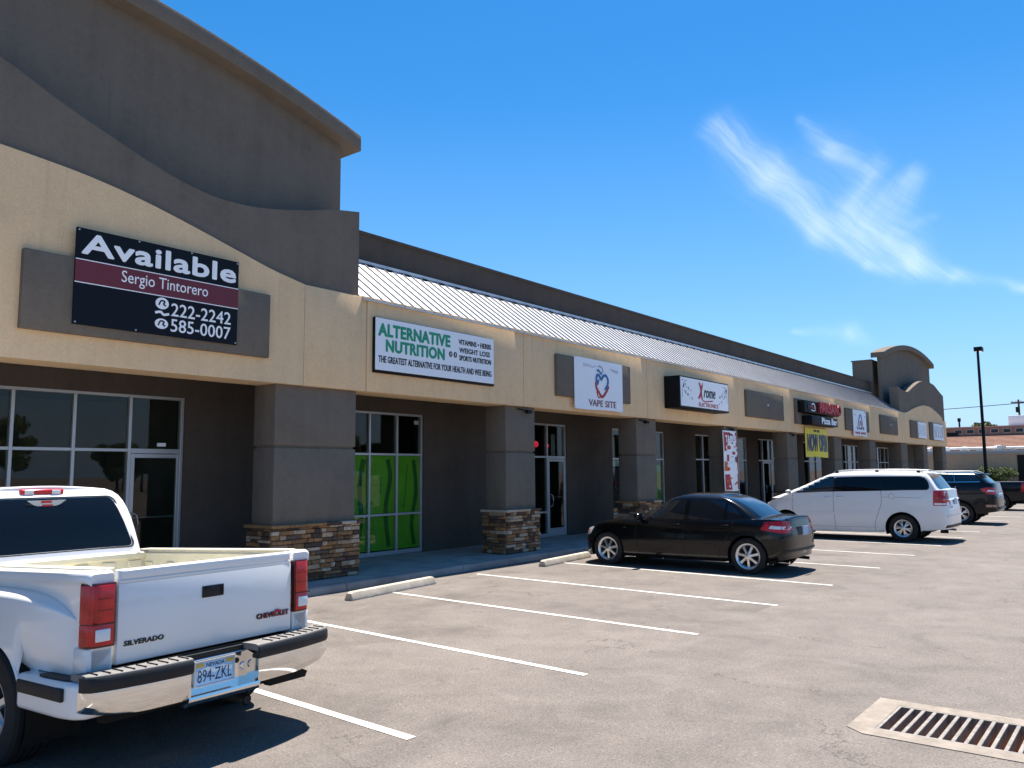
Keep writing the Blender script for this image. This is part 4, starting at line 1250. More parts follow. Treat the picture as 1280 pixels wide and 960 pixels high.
def vehicle(spec):
    S = spec; L, Wd = S['L'], S['W']; hw = Wd / 2
    root = empty(S['name'], (S['x'] + hw, S['y'], 0), S['label'], S['cat'], S.get('group'))
    if S.get('rz'): root.rotation_euler[2] = S['rz']
    P = S['paint']; mb = MB()
    ts = [0, .04, .1, .18, .26, .34, .42, .5, .58, .66, .74, .81, .87, .92, .96, .985, 1.0]
    shell(mb, S['yr'], S['yf'], hw, S['zb'], S['zt'], ts, S['wp'], S.get('rcr', .3), S.get('rcf', .6), S.get('nr', 3.4), S.get('nf', 2.5), S.get('crown'), 10, .035, S.get('taper'))
    arches = [(S['wy'][0], S['wr'] - .012, S['ar']), (S['wy'][1], S['wr'] - .012, S['ar'])]
    body = mb.build('body', P, root, smooth=True, ang=50, cut=arch_cut(arches, hw * .55), weld=True)
    gm = MB(); G = S['g']
    tg = [0, .12, .25, .38, .5, .62, .73, .82, .89, .94, .975, 1.0]
    shell(gm, G['yr'], G['yf'], G['hw'], G['zb'], G['zt'], tg, G['wp'], G.get('rcr', .3), G.get('rcf', .5), G.get('nr', 3), G.get('nf', 2.8), G.get('crown'), 10, .05)
    cab = gm.build('roof', P, root, smooth=True, ang=50, weld=True)
    sk = Skin([body, cab]); sg = Skin([cab]); sb = Skin([body])
    # underbody and wheel wells
    MB().box(-hw * .45, hw * .45, .5, L - .6, S['wr'] - .10, S['wr'] + .06).build('underbody', UNDER, root)
    for (yc, zc, r) in arches:
        for s_ in (-1, 1): well(root, s_ * (hw * .52), s_ * (hw - .045), yc, zc, r + .012)
    for yc in S['wy']:
        for s_ in (-1, 1): wheel(root, s_ * (hw - S.get('wi', .135)), yc, S['wr'], S.get('ww', .215), s_, S['rr'], S.get('sp', 7), S.get('st', 'split'))
    return root, body, cab, sk, sg, sb


# ---- black sedan
B = dict(name='black_sedan', x=14.62, y=5.30, L=4.58, W=1.86, label='black four door sedan parked nose in, between the empty stalls and the white minivan', cat='car', paint=BLACK,
         yr=lambda t: .0 + .10 * max(0, t - .62) + (.05 if t < .12 else 0) + .02 * t, yf=lambda t: 4.58 - .16 * max(0, t - .5) - .05 * (1 - t),
         zb=splf([(0, .30), (.4, .24), (.9, .2), (3.9, .19), (4.3, .2), (4.6, .26)]),
         zt=splf([(0, .97), (.3, 1.0), (.8, .985), (1.5, .95), (2.4, .93), (3.1, .93), (3.6, .89), (4.1, .80), (4.4, .71), (4.6, .62)]),
         wp=splf([(0, .93), (.1, .965), (.35, .995), (.55, 1.0), (.75, .985), (.9, .955), (1, .915)]), crown=splf([(0, .04), (.5, .06), (3, .07), (4, .08), (4.6, .05)]),
         taper=splf([(0, .955), (.7, .99), (1.6, 1), (3, 1), (3.8, .985), (4.6, .93)]), rcr=.3, rcf=.62, wy=(.75, 3.75), wr=.335, rr=.235, ar=.385, sp=7, st='single',
         g=dict(yr=splf([(0, .36), (.4, .62), (.7, .87), (.9, 1.12), (1, 1.35)]), yf=splf([(0, 3.28), (.4, 2.95), (.7, 2.68), (.9, 2.45), (1, 2.2)]), hw=.82,
                zb=lambda y: .90, zt=splf([(.3, 1.33), (1.0, 1.395), (1.8, 1.425), (2.4, 1.41), (3.3, 1.30)]), wp=splf([(0, 1.0), (.3, .945), (.6, .87), (.85, .80), (.95, .73), (1, .66)]),
                crown=lambda y: .035, rcr=.35, rcf=.45))
car, body, cab, sk, sg, sb = vehicle(B)
for s_ in (-1, 1):
    sg.put('side_window', fillet([(2.96, .965), (2.06, .955), (2.04, 1.325), (2.3, 1.318), (2.62, 1.21)], [.02, .02, .03, .12, .1]), 'x', s_, CARGLS, car, step=.07)
    sg.put('side_window', fillet([(1.97, .955), (1.24, .965), (1.22, 1.30), (1.5, 1.33), (1.95, 1.328)], [.02, .02, .05, .08, .03]), 'x', s_, CARGLS, car, step=.07)
    sg.put('quarter_window', fillet([(1.19, .967), (.84, .985), (.96, 1.14), (1.17, 1.285)], [.02, .06, .1, .04]), 'x', s_, CARGLS, car, step=.07)
    for z_ in (.93,):
        pass
    sk.line('door_seam', [(3.05, .90), (3.08, .6), (3.0, .30)], 'x', s_, SEAM, car); sk.line('door_seam', [(2.02, .94), (2.02, .5), (2.0, .26)], 'x', s_, SEAM, car)
    sk.line('door_seam', [(1.02, .96), (1.1, .72), (1.28, .45), (1.32, .28)], 'x', s_, SEAM, car)
    sk.line('side_moulding', [(2.95, .50), (2.0, .49), (1.36, .50)], 'x', s_, BLACK, car, wd=.05, off=.012, depth=.02)
    handle(sk, car, 2.2, .86, s_, BLACK); handle(sk, car, 1.18, .875, s_, BLACK)
    mirror(sk, car, 2.92, .93, s_, BLACK)
    tl = sb.put('tail_light', fillet([(.50, .82), (.06, .75), (.0, .90), (.10, .975), (.40, .955)], .04), 'x', s_, REDL, car, step=.06, off=.006)
    sb.put('reverse_lamp', fillet([(.34, .84), (.06, .82), (.05, .87), (.30, .895)], .015), 'x', s_, CLEARL, tl, step=.06, off=.009)
    sb.put('tail_light', fillet([(s_ * .88, .76), (s_ * .60, .76), (s_ * .62, .955), (s_ * .86, .965)], .03), 'y', -1, REDL, car, off=.006)
    sb.put('headlight', fillet([(4.2, .60), (4.45, .56), (4.42, .68), (4.1, .76)], .04), 'x', s_, CLEARL, car, step=.06, off=.006)
    sb.put('indicator', fillet([(4.28, .625), (4.42, .60), (4.40, .66), (4.24, .70)], .02), 'x', s_, AMBER, car, step=.06, off=.010)
    sb.put('side_marker', fillet([(4.28, .43), (4.36, .43), (4.36, .46), (4.28, .46)], .01), 'x', s_, REDL, car, off=.006)
    sb.put('fender_badge', fillet([(3.3, .755), (3.38, .755), (3.38, .785), (3.3, .785)], .008), 'x', s_, CHROME, car, off=.005)
sg.put('rear_window', fillet([(-.60, .50), (.60, .50), (.50, 1.14), (-.50, 1.14)], .06), 'z', 1, CARGLB, car, step=.09)
sg.put('windscreen', fillet([(-.66, 3.12), (.66, 3.12), (.55, 2.50), (-.55, 2.50)], .06), 'z', 1, CARGL, car, step=.09)
sb.line('boot_seam', [(-.62, .30), (-.60, .07), (.60, .07), (.62, .30)], 'z', 1, SEAM, car, smooth=False)
MB().tube([tuple(sb.at(x_, .13, 'z', 1) + Vector((0, -.02, .004))) for x_ in (-.6, -.45, -.3, -.15, 0, .15, .3, .45, .6)], .016, 8).build('boot_lip', BLACK, car, smooth=True)
plate(car, 0, -.03, .78, .3, .15)
sb.put('bumper_strip', fillet([(-.8, .42), (.8, .42), (.8, .46), (-.8, .46)], .01), 'y', -1, BLKPL, car, off=.01)
for x in (-.55, .55):
    MB().tube([(x, .30, .22), (x, .10, .21)], .032, 12).build('exhaust_tip', CHROME, car, smooth=True)

# ---- white minivan
V = dict(name='white_minivan', x=23.35, y=4.26, L=5.08, W=1.97, label='white minivan with roof rails parked between the black sedan and a dark vehicle', cat='van', paint=WHITE2,
         yr=lambda t: .0 + (.04 if t < .08 else 0) + .13 * max(0, t - .42), yf=lambda t: 5.08 - .2 * max(0, t - .5) - .06 * (1 - t),
         zb=splf([(0, .36), (.6, .30), (1.0, .24), (4.2, .2), (4.7, .22), (5.1, .28)]),
         zt=splf([(0, 1.36), (1.0, 1.35), (2.0, 1.32), (3.0, 1.28), (3.9, 1.20), (4.3, 1.10), (4.7, 1.0), (5.1, .84)]),
         wp=splf([(0, .95), (.1, .975), (.3, .995), (.5, 1.0), (.8, .985), (1, .955)]), crown=splf([(0, .02), (3.8, .05), (4.4, .10), (5.1, .06)]),
         taper=splf([(0, .965), (.8, .995), (2, 1), (4, .99), (5.1, .93)]), rcr=.22, rcf=.75, nr=3.6, wy=(1.12, 4.2), wr=.36, rr=.225, ar=.43, sp=6, wi=.14,
         g=dict(yr=splf([(0, .02), (.3, .16), (.6, .30), (.85, .42), (1, .52)]), yf=splf([(0, 4.78), (.3, 4.3), (.6, 3.78), (.85, 3.35), (1, 3.0)]), hw=.955,
                zb=lambda y: 1.10, zt=splf([(0, 1.77), (.5, 1.80), (1.6, 1.835), (2.6, 1.82), (3.3, 1.77), (4.8, 1.6)]), wp=splf([(0, 1.0), (.3, .985), (.6, .93), (.82, .885), (.92, .84), (.97, .79), (1, .72)]),
                crown=lambda y: .03, rcr=.22, rcf=.5, nr=3.6, nf=2.6))
car, body, cab, sk, sg, sb = vehicle(V)
for s_ in (-1, 1):
    sk.put('window_surround', fillet([(3.2, 1.285), (.43, 1.355), (.46, 1.57), (.60, 1.712), (3.1, 1.705)], [.02, .12, .1, .1, .02]), 'x', s_, SEAM, car, step=.08, off=.0018, depth=.004)
    sk.put('side_window', fillet([(4.32, 1.225), (2.88, 1.30), (2.84, 1.70), (3.3, 1.68), (3.75, 1.49)], [.03, .02, .03, .12, .1]), 'x', s_, CARGLB, car, step=.08)
    sk.put('side_window', fillet([(2.83, 1.302), (1.62, 1.335), (1.62, 1.70), (2.80, 1.685)], [.02, .02, .02, .03]), 'x', s_, CARGL, car, step=.08)
    sk.put('side_window', fillet([(1.605, 1.336), (.46, 1.372), (.50, 1.56), (.62, 1.695), (1.605, 1.70)], [.02, .12, .1, .1, .02]), 'x', s_, CARGL, car, step=.08)
    sk.line('door_seam', [(3.98, 1.22), (4.0, .8), (3.8, .45), (3.7, .27)], 'x', s_, SEAM, car); sk.line('door_seam', [(2.86, 1.29), (2.86, .8), (2.82, .27)], 'x', s_, SEAM, car)
    sk.line('door_seam', [(1.62, 1.33), (1.62, 1.0), (1.72, .7), (1.8, .45), (1.8, .27)], 'x', s_, SEAM, car)
    sk.line('door_track', [(1.6, 1.16), (.62, 1.15)], 'x', s_, SEAM, car, wd=.005, smooth=False)
    sk.line('sill_seam', [(1.72, .36), (3.7, .34)], 'x', s_, SEAM, car, wd=.004, smooth=False)
    sk.line('side_moulding', [(3.7, .70), (2.9, .715), (1.9, .73)], 'x', s_, WHITE2, car, wd=.055, off=.010, depth=.02)
    sk.line('arch_lip', [(1.12 + .45 * math.cos(a * math.pi / 14), .348 + .45 * math.sin(a * math.pi / 14)) for a in range(0, 15)], 'x', s_, WHITE2, car, wd=.035, off=.012, depth=.02, smooth=False)
    handle(sk, car, 3.02, 1.13, s_, CHROME, .2); handle(sk, car, 2.68, 1.145, s_, CHROME, .2)
    mirror(sk, car, 4.02, 1.22, s_, WHITE2, .9)
    tl = sk.put('tail_light', fillet([(.37, .95), (.03, .95), (.09, 1.335), (.35, 1.335)], .03), 'x', s_, REDL, car, step=.06, off=.008)
    sk.put('reverse_lamp', fillet([(.34, .97), (.07, .97), (.07, 1.02), (.34, 1.02)], .01), 'x', s_, CLEARL, tl, step=.06, off=.011)
    for z_ in (1.10, 1.20): sk.line('lamp_rib', [(.35, z_), (.08, z_)], 'x', s_, REDD, tl, wd=.008, off=.010, smooth=False)
    sk.line('lamp_rib', [(.21, .97), (.21, 1.32)], 'x', s_, REDD, tl, wd=.008, off=.010, smooth=False)
    sb.put('headlight', fillet([(4.5, .72), (4.85, .68), (4.8, .82), (4.45, .92)], .04), 'x', s_, CLEARL, car, step=.06, off=.006)
    # roof rail with feet
    x = s_ * .70
    MB().tube(smooth_pts([(x, .62, 1.80), (x, .78, 1.862), (x, 1.8, 1.885), (x, 2.7, 1.862), (x, 2.9, 1.79)], 4), .017, 8).build('roof_rail', ALU, car, smooth=True)
    for y in (.72, 1.75, 2.8): MB().box(x - .018, x + .018, y - .04, y + .04, 1.78, 1.865).build('rail_foot', BLKPL, car)
    sk.put('fuel_door', fillet([(1.28, 1.10), (1.44, 1.10), (1.44, 1.26), (1.28, 1.26)], .05), 'x', s_, WHITE2, car, off=.003, step=.05) if s_ < 0 else None
    if s_ < 0: sk.line('fuel_seam', [(1.36 + .075 * math.cos(a * math.pi / 8), 1.18 + .075 * math.sin(a * math.pi / 8)) for a in range(17)], 'x', s_, flat('soft_seam', (.15, .15, .16)), car, wd=.006, off=.004, smooth=False)
for y in (1.2, 2.3):
    MB().tube([(-.70, y, 1.875), (.70, y, 1.875)], .014, 6).build('cross_bar', ALU, car, smooth=True)
sg.put('rear_window', fillet([(-.76, 1.36), (.76, 1.36), (.68, 1.72), (-.68, 1.72)], .06), 'y', -1, CARGLB, car, step=.1, far=3)
sg.put('windscreen', fillet([(-.74, 4.5), (.74, 4.5), (.62, 3.6), (-.62, 3.6)], .06), 'z', 1, CARGL, car, step=.1)
MB().prism([(.72, 1.74), (.74, 1.808), (.34, 1.79), (.30, 1.772), (.45, 1.755)], 'x', -.68, .68).build('roof_spoiler', WHITE2, car, bevel=.008)
p = plate(car, 0, .018, 1.05, .3, .15); 
lettering(car, 'GRAND', -.72, -.50, .90, .94, -.0, LETRED, depth=.004)
sb.put('bumper_top', fillet([(-.86, .66), (.86, .66), (.86, .70), (-.86, .70)], .01), 'y', -1, WHITE2, car, off=.03, depth=.03, far=3)
sb.put('lower_valance', fillet([(-.88, .39), (.88, .39), (.88, .46), (-.88, .46)], .01), 'y', -1, BLKPL, car, off=.01, far=3)
MB().box(-.62, -.56, .12, .3, .24, .36).box(-.6, .6, .2, .3, .32, .38).build('tow_hitch', UNDER, car)
MB().tube([(.6, .4, .27), (.6, .14, .26)], .03, 10).build('exhaust_tip', ALU, car, smooth=True)
MB().tube([(.0, .02, 1.385), (.18, .035, 1.40), (.42, .06, 1.42)], .009, 6).build('rear_wiper', BLKPL, car)

# ---- dark SUV
U = dict(name='dark_suv', x=31.65, y=4.3, L=4.9, W=1.94, label='dark navy sport utility vehicle with silver roof rails parked just beyond the white minivan', cat='suv', paint=NAVY,
         yr=lambda t: .0 + .16 * max(0, t - .5), yf=lambda t: 4.9 - .2 * max(0, t - .5), zb=splf([(0, .46), (.6, .36), (1.0, .3), (4.2, .28), (4.9, .36)]),
         zt=splf([(0, 1.40), (1.0, 1.42), (2.0, 1.38), (3.0, 1.30), (3.5, 1.26), (4.1, 1.18), (4.9, .98)]), wp=splf([(0, .95), (.2, .99), (.5, 1.0), (.8, .985), (1, .94)]),
         crown=splf([(0, .02), (3.6, .06), (4.9, .06)]), taper=splf([(0, .95), (.8, .995), (4, .99), (4.9, .93)]), rcr=.28, rcf=.6, wy=(1.12, 3.98), wr=.385, rr=.25, ar=.45, sp=5,
         g=dict(yr=splf([(0, .08), (.4, .26), (.8, .46), (1, .62)]), yf=splf([(0, 3.75), (.4, 3.3), (.8, 2.85), (1, 2.55)]), hw=.90, zb=lambda y: 1.28, zt=splf([(0, 1.69), (.6, 1.73), (1.6, 1.75), (2.6, 1.73), (3.7, 1.65)]),
                wp=splf([(0, 1.0), (.4, .95), (.75, .88), (.92, .83), (1, .72)]), crown=lambda y: .025, rcr=.2, rcf=.45))
car, body, cab, sk, sg, sb = vehicle(U)
for s_ in (-1, 1):
    sg.put('side_window', fillet([(3.3, 1.42), (2.35, 1.44), (2.35, 1.66), (2.7, 1.65), (3.05, 1.55)], .03), 'x', s_, CARGLB, car, step=.1)
    sg.put('side_window', fillet([(2.3, 1.44), (1.3, 1.45), (1.3, 1.675), (2.3, 1.66)], .03), 'x', s_, CARGLB, car, step=.1)
    sg.put('side_window', fillet([(1.22, 1.45), (.45, 1.46), (.66, 1.66), (1.22, 1.675)], .03), 'x', s_, CARGLB, car, step=.1)
    sk.line('chrome_trim', [(3.4, 1.415), (1.3, 1.435), (.50, 1.445)], 'x', s_, CHROME, car, wd=.022, off=.01, smooth=False)
    sk.line('pillar_trim', [(1.26, 1.45), (1.30, 1.72)], 'x', s_, CHROME, car, wd=.02, off=.008, smooth=False)
    tl = sb.put('tail_light', fillet([(.50, 1.20), (.30, 1.04), (.02, 1.0), (.04, 1.24), (.30, 1.26)], .02), 'x', s_, REDL, car, step=.06, off=.008)
    sb.put('reverse_lamp', fillet([(.30, 1.12), (.06, 1.10), (.06, 1.16), (.26, 1.18)], .01), 'x', s_, CLEARL, tl, step=.06, off=.012)
    sb.put('tail_light', fillet([(s_ * .93, 1.02), (s_ * .55, 1.06), (s_ * .55, 1.2), (s_ * .9, 1.25)], .02), 'y', -1, REDL, car, off=.008, far=3)
    sb.put('bumper_reflector', fillet([(.36, .60), (.06, .60), (.06, .68), (.36, .68)], .03), 'x', s_, flat('tan_reflector', (.42, .24, .18)), car, off=.006)
    sk.line('arch_lip', [(1.12 + .47 * math.cos(a * math.pi / 14), .373 + .47 * math.sin(a * math.pi / 14)) for a in range(0, 15)], 'x', s_, BLKPL, car, wd=.05, off=.010, smooth=False)
    handle(sk, car, 2.5, 1.22, s_, NAVY); handle(sk, car, 1.5, 1.24, s_, NAVY)
    mirror(sk, car, 3.4, 1.36, s_, NAVY, 1.1)
    MB().tube([(s_ * .66, .60, 1.73), (s_ * .66, .8, 1.80), (s_ * .66, 2.4, 1.80), (s_ * .66, 2.6, 1.73)], .02, 8).build('roof_rail', ALU, car, smooth=True)
sg.put('rear_window', fillet([(-.68, 1.44), (.68, 1.44), (.60, 1.70), (-.60, 1.70)], .05), 'y', -1, CARGLB, car, step=.1, far=3)
sg.put('windscreen', fillet([(-.66, 3.5), (.66, 3.5), (.56, 2.9), (-.56, 2.9)], .05), 'z', 1, CARGL, car, step=.1)
MB().prism([(.80, 1.66), (.82, 1.735), (.38, 1.715), (.34, 1.698), (.5, 1.68)], 'x', -.60, .60).build('roof_spoiler', NAVY, car, bevel=.008)
sb.put('chrome_strip', fillet([(-.5, 1.02), (.5, 1.02), (.5, 1.05), (-.5, 1.05)], .01), 'y', -1, CHROME, car, off=.01, far=3)
plate(car, 0, .0, .88)
MB().box(-.6, .6, -.03, .12, .52, .60).build('bumper_step', flat('bumper_grey', (.12, .12, .125), .5), car, bevel=.02)

# ---- pickups -------------------------------------------------------
def pickup_cab(root, P, yb, hwb, hwr, zlow, zroof, L, glass, belt=1.15, yf0=None):
    gm = MB(); yf0 = yf0 or L - 1.25
    shell(gm, splf([(0, yb), (.4, yb + .05), (.8, yb + .16), (1, yb + .34)]), splf([(0, yf0), (.5, yf0 - .42), (.85, yf0 - .72), (1, yf0 - .95)]), hwb, lambda y: zlow, lambda y: zroof - .03,
          [0, .1, .2, .3, .4, .5, .6, .7, .78, .85, .91, .95, .98, 1], splf([(0, 1.0), (.2, 1.0), (.45, .94), (.8, .84), (.93, .79), (.98, .73), (1, .66)]), .09, .4, 5.5, 2.8, lambda y: .035, 10, .05)
    return gm.build('cab', P, root, smooth=True, ang=50, weld=True)

# white step-side pickup in the foreground
TX, TY, TR = 3.315, 5.30, .068
tk = empty('white_pickup_truck', (TX, TY, 0), 'white stepside pickup truck with chrome step bumper, nearest vehicle at the lower left', 'pickup truck', rz=TR)
tk.rotation_euler[0] = R(-.9)
ZT_, ZB_, HW = 1.303, .705, .705
# bed sides (inner wall, outer wall, rolled top rail)
for s_ in (-1, 1):
    bs = MB(); xi, xo = s_ * .725, s_ * .902
    prof = [(xi, .80), (xi, ZT_ - .015), (xi + s_ * .012, ZT_), (xo - s_ * .03, ZT_), (xo - s_ * .008, ZT_ - .012), (xo, ZT_ - .03), (xo, ZT_ - .062), (xo - s_ * .022, ZT_ - .078), (xo - s_ * .03, ZT_ - .10), (xo - s_ * .025, .95), (xo - s_ * .03, .70), (xi, .66)]
    n = len(prof); yst = [.0, .012, .03, .3, .6, .9, 1.2, 1.5, 1.8, 2.06]
    vs = []; 
    for q, y in enumerate(yst):
        sh = (.018 if q == 0 else .006 if q == 1 else 0)
        for (x, z) in prof:
            cx, cz = s_ * .83, .98
            vs.append((x - s_ * sh * (1 if abs(x) > .85 else 0), y, z - (sh + .026 * y if z > 1.1 else 0)))
    fs = [tuple(range(n)), tuple(range((len(yst) - 1) * n, len(yst) * n))]
    for i in range(len(yst) - 1):
        fs += [(i * n + j, i * n + (j + 1) % n, (i + 1) * n + (j + 1) % n, (i + 1) * n + j) for j in range(n)]
    bs.add(vs, fs); o_ = bs.build('bed_side', WHITE, tk, smooth=True, ang=35)
    # flared step-side fender: loft along y, with wheel opening cut and skirt behind the wheel
    fm = MB(); rows = []; ny = 70; y0, y1 = .14, 2.02; yc, zc, ra = 1.01, .36, .455
    def flare(y):
        u = (y - y0) / (y1 - y0); return max(0, 1 - abs(2 * u - 1) ** 3.6) ** .9
    vs = []; nz = 22
    for i in range(ny + 1):
        y = y0 + (y1 - y0) * i / ny; fl = flare(y)
        ztop = 1.00 + .155 * fl
        for k in range(nz + 1):
            v = k / nz
            if v < .32:
                q = v / .32; x = .874 + (.111 * fl) * math.sin(q * math.pi / 2); z = ztop - .06 * fl * (1 - math.cos(q * math.pi / 2)) - .004
            else:
                q = (v - .32) / .68; zl = .66 if y < .67 else .40; x = .874 + .111 * fl * (1 - (.75 * q * q if y < .67 else 0)) + .015 * math.sin(q * math.pi) * fl; z = (ztop - .06 * fl) + (zl - (ztop - .06 * fl)) * q
            vs.append((s_ * x, y, z))
    fs = [(i * (nz + 1) + k, i * (nz + 1) + k + 1, (i + 1) * (nz + 1) + k + 1, (i + 1) * (nz + 1) + k) for i in range(ny) for k in range(nz)]
    fm.add(vs, fs)
    fe = fm.build('rear_fender', WHITE, tk, smooth=True, ang=60, cut=arch_cut([(yc, zc, ra)], .5))
    well(tk, s_ * .60, s_ * .965, yc, zc, ra + .01)
    lp = MB().tube([(s_ * .985, yc + (ra + .004) * math.cos(a), zc + (ra + .004) * math.sin(a)) for a in [math.pi * (-.03 + .94 * k / 24) for k in range(25)]], .014, 6)
    lp.build('arch_lip', WHITE, tk, smooth=True)
    # lower corner below the lamp, step and skirt
    MB().prism([(s_ * .72, -.0), (s_ * .885, -.0), (s_ * .89, .16), (s_ * .72, .16)], 'z', .66, .835).build('corner_panel', WHITE, tk, bevel=.014)
    sp_ = MB(); pl = fillet([(s_ * .70, -.10), (s_ * .93, -.10), (s_ * .985, -.04), (s_ * 1.01, .10), (s_ * 1.01, .61), (s_ * .90, .63), (s_ * .70, .2)], .05)
    sp_.prism(pl, 'z', .44, .655); sp_.build('step_skirt', WHITE, tk, bevel=.028, segs=3)
    MB().prism(fillet([(s_ * .78, -.075), (s_ * .92, -.075), (s_ * .975, .08), (s_ * .985, .34), (s_ * .96, .42), (s_ * .88, .38), (s_ * .80, -.0)], .03), 'z', .652, .664).build('step_pad', BLKPL, tk, bevel=.004, segs=1)
    MB().box(s_ * 1.01 - .012, s_ * 1.01 + .014, .03, .575, .545, .625).build('side_strip', BLKPL, tk, bevel=.008)
    # tail lamp
    tl_ = MB().prism(fillet([(s_ * .722, -.022), (s_ * .855, -.022), (s_ * .888, .03), (s_ * .893, .085), (s_ * .722, .085)], [.004, .03, .02, .004, .004]), 'z', .835, ZT_ - .075).build('tail_light', REDD, tk, bevel=.008)
    MB().prism(fillet([(s_ * .732, -.028), (s_ * .850, -.028), (s_ * .884, .020), (s_ * .900, .078), (s_ * .732, .075)], [.004, .03, .02, .004, .004]), 'z', .982, ZT_ - .088).build('lamp_lens', REDL, tl_, bevel=.01)
    MB().prism(fillet([(s_ * .732, -.027), (s_ * .850, -.027), (s_ * .884, .020), (s_ * .900, .078), (s_ * .732, .075)], [.004, .03, .02, .004, .004]), 'z', .848, .975).build('lamp_lens', REDL, tl_, bevel=.01)
    MB().box(min(s_ * .735, s_ * .875), max(s_ * .735, s_ * .875), -.030, -.02, .9735, .983).build('lens_divider', REDD, tl_)
    for q_ in (1.06, 1.13): MB().box(min(s_ * .745, s_ * .838), max(s_ * .745, s_ * .838), -.0292, -.026, q_, q_ + .004).build('lens_rib', REDD, tl_)
    MB().box(min(s_ * .755, s_ * .85), max(s_ * .755, s_ * .85), -.034, -.02, .872, .948).build('reverse_lamp', CLEARL, tl_, bevel=.008)
    wheel(tk, s_ * .855, yc, .385, .27, s_, .215, 5, 'single'); wheel(tk, s_ * .84, 4.45, .385, .25, s_, .215, 5, 'single')
# tailgate with pressed panel
tg = MB(); hwt = HW - .004
tg.box(-hwt, hwt, -.002, .052, ZB_, ZT_ - .004)
gate = tg.build('tailgate', WHITE, tk, bevel=.012, segs=3)
MB().strip([(-hwt + .006, ZT_ - .072), (hwt - .006, ZT_ - .072)], [(-hwt + .006, ZT_ - .088), (hwt - .006, ZT_ - .088)], -.012, .0).build('gate_crease', WHITE, gate, bevel=.006)
MB().box(-hwt + .02, hwt - .02, -.010, -.001, ZT_ - .066, ZT_ - .012).build('gate_top_roll', WHITE, gate, bevel=.009, segs=3)
MB().box(-hwt + .004, hwt - .004, -.007, -.001, ZB_ + .006, ZT_ - .094).build('gate_panel', WHITE, gate, bevel=.006, segs=2)
hd = MB().box(-.09, .085, -.016, -.006, 1.045, 1.125).build('handle_bezel', BLKPL, gate, bevel=.006)
MB().box(-.072, .05, -.024, -.014, 1.088, 1.115).build('handle', SEAM, gate, bevel=.004); MB().box(.055, .078, -.0185, -.014, 1.06, 1.11).build('handle_lock', METALD, gate)
lettering(gate, 'SILVERADO', -.655, -.375, .815, .848, -.007, flat('badge_dark', (.03, .03, .03), .3), bold=.03, shear=.12, depth=.005)
lettering(gate, 'CHEVROLET', .375, .675, .828, .868, -.007, flat('badge_dark', (.03, .03, .03), .3), bold=.035, depth=.006)
lettering(gate, 'CHEVROLET', .379, .671, .832, .864, -.012, flat('badge_red', (.24, .02, .025), .3), bold=.01, depth=.003)
ribbon([(.53, .848), (.56, .872), (.60, .862)], .02, -.014, .004).build('badge_ribbon', LETRED, gate)
# bed: floor, liner walls with ribs and caps
bl = MB().box(-.72, .72, .06, 2.04, .70, .76)
bl.build('bed_floor', LINER, tk)
for s_ in (-1, 1):
    w_ = MB().box(min(s_ * .70, s_ * .722), max(s_ * .70, s_ * .722), .06, 2.04, .76, ZT_ - .02)
    for y in (.3, .62, .94, 1.26, 1.58, 1.9): w_.box(min(s_ * .685, s_ * .70), max(s_ * .685, s_ * .70), y - .05, y + .05, .76, ZT_ - .10)
    w_.v = [(a, b, c - (.026 * b + .004 if c > 1.1 else 0)) for a, b, c in w_.v]
    w_.build('bed_liner', LINER, tk, bevel=.006, segs=1)
    lc_ = MB().box(min(s_ * .69, s_ * .80), max(s_ * .69, s_ * .80), .06, 2.05, ZT_ + .001, ZT_ + .010)
    lc_.v = [(a, b, c - .026 * b) for a, b, c in lc_.v]
    lc_.build('liner_cap', LINER, tk, bevel=.004, segs=1)
ZF_ = ZT_ - .055
fw_ = MB().box(-.70, .70, 1.98, 2.02, .76, ZF_ - .01)
for x in (-.6, -.36, -.12, .12, .36, .6): fw_.box(x - .06, x + .06, 1.965, 1.98, .76, ZF_ - .08)
fw_.box(-.70, .70, 1.955, 1.985, ZF_ - .06, ZF_ - .012); fw_.build('bed_liner', LINER, tk, bevel=.006, segs=1)
MB().box(-.90, .90, 2.02, 2.07, .72, ZF_ - .004).build('bed_front', WHITE, tk, bevel=.012)
for x in (-.5, .62): MB().lathe([(0, -.012), (.028, -.01), (.03, 0)], (x, 1.955, ZF_ - .035), 'y', 12).build('liner_knob', LINER, tk)
# cab, glass, lamp
cab = pickup_cab(tk, WHITE, 2.14, .90, .70, .55, 1.845, 5.4, CARGL, yf0=4.15)
sg = Skin([cab])
W_OUT = fillet([(-.735, 1.285), (.735, 1.285), (.60, 1.735), (-.60, 1.735)], .05, 6)
sg.put('rear_window', W_OUT, 'y', -1, pmat('truck_rear_glass', (.004, .006, .010), .02, spec=.3), tk, step=.12, far=0.0, off=.004)
n_ = len(W_OUT); cw_ = Vector((0, 1.51)); rim_ = [((p[0] - 0) * 1.025, (p[1] - 1.51) * 1.045 + 1.51) for p in W_OUT]
for i in range(0, n_, 1):
    pass
sg.line('window_seal', rim_ + [rim_[0]], 'y', -1, SEAM, tk, wd=.014, off=.006, smooth=False) if False else None
sb_ = MB()
pts3 = []
for p in rim_ + [rim_[0]]:
    h = sg.hit((p[0], 0, p[1]), (0, 1, 0)); pts3.append(tuple(h[0]) if h[0] else (p[0], 2.2, p[1]))
sb_.tube(pts3, .009, 6, caps=False); sb_.build('window_seal', BLKPL, tk, smooth=True)
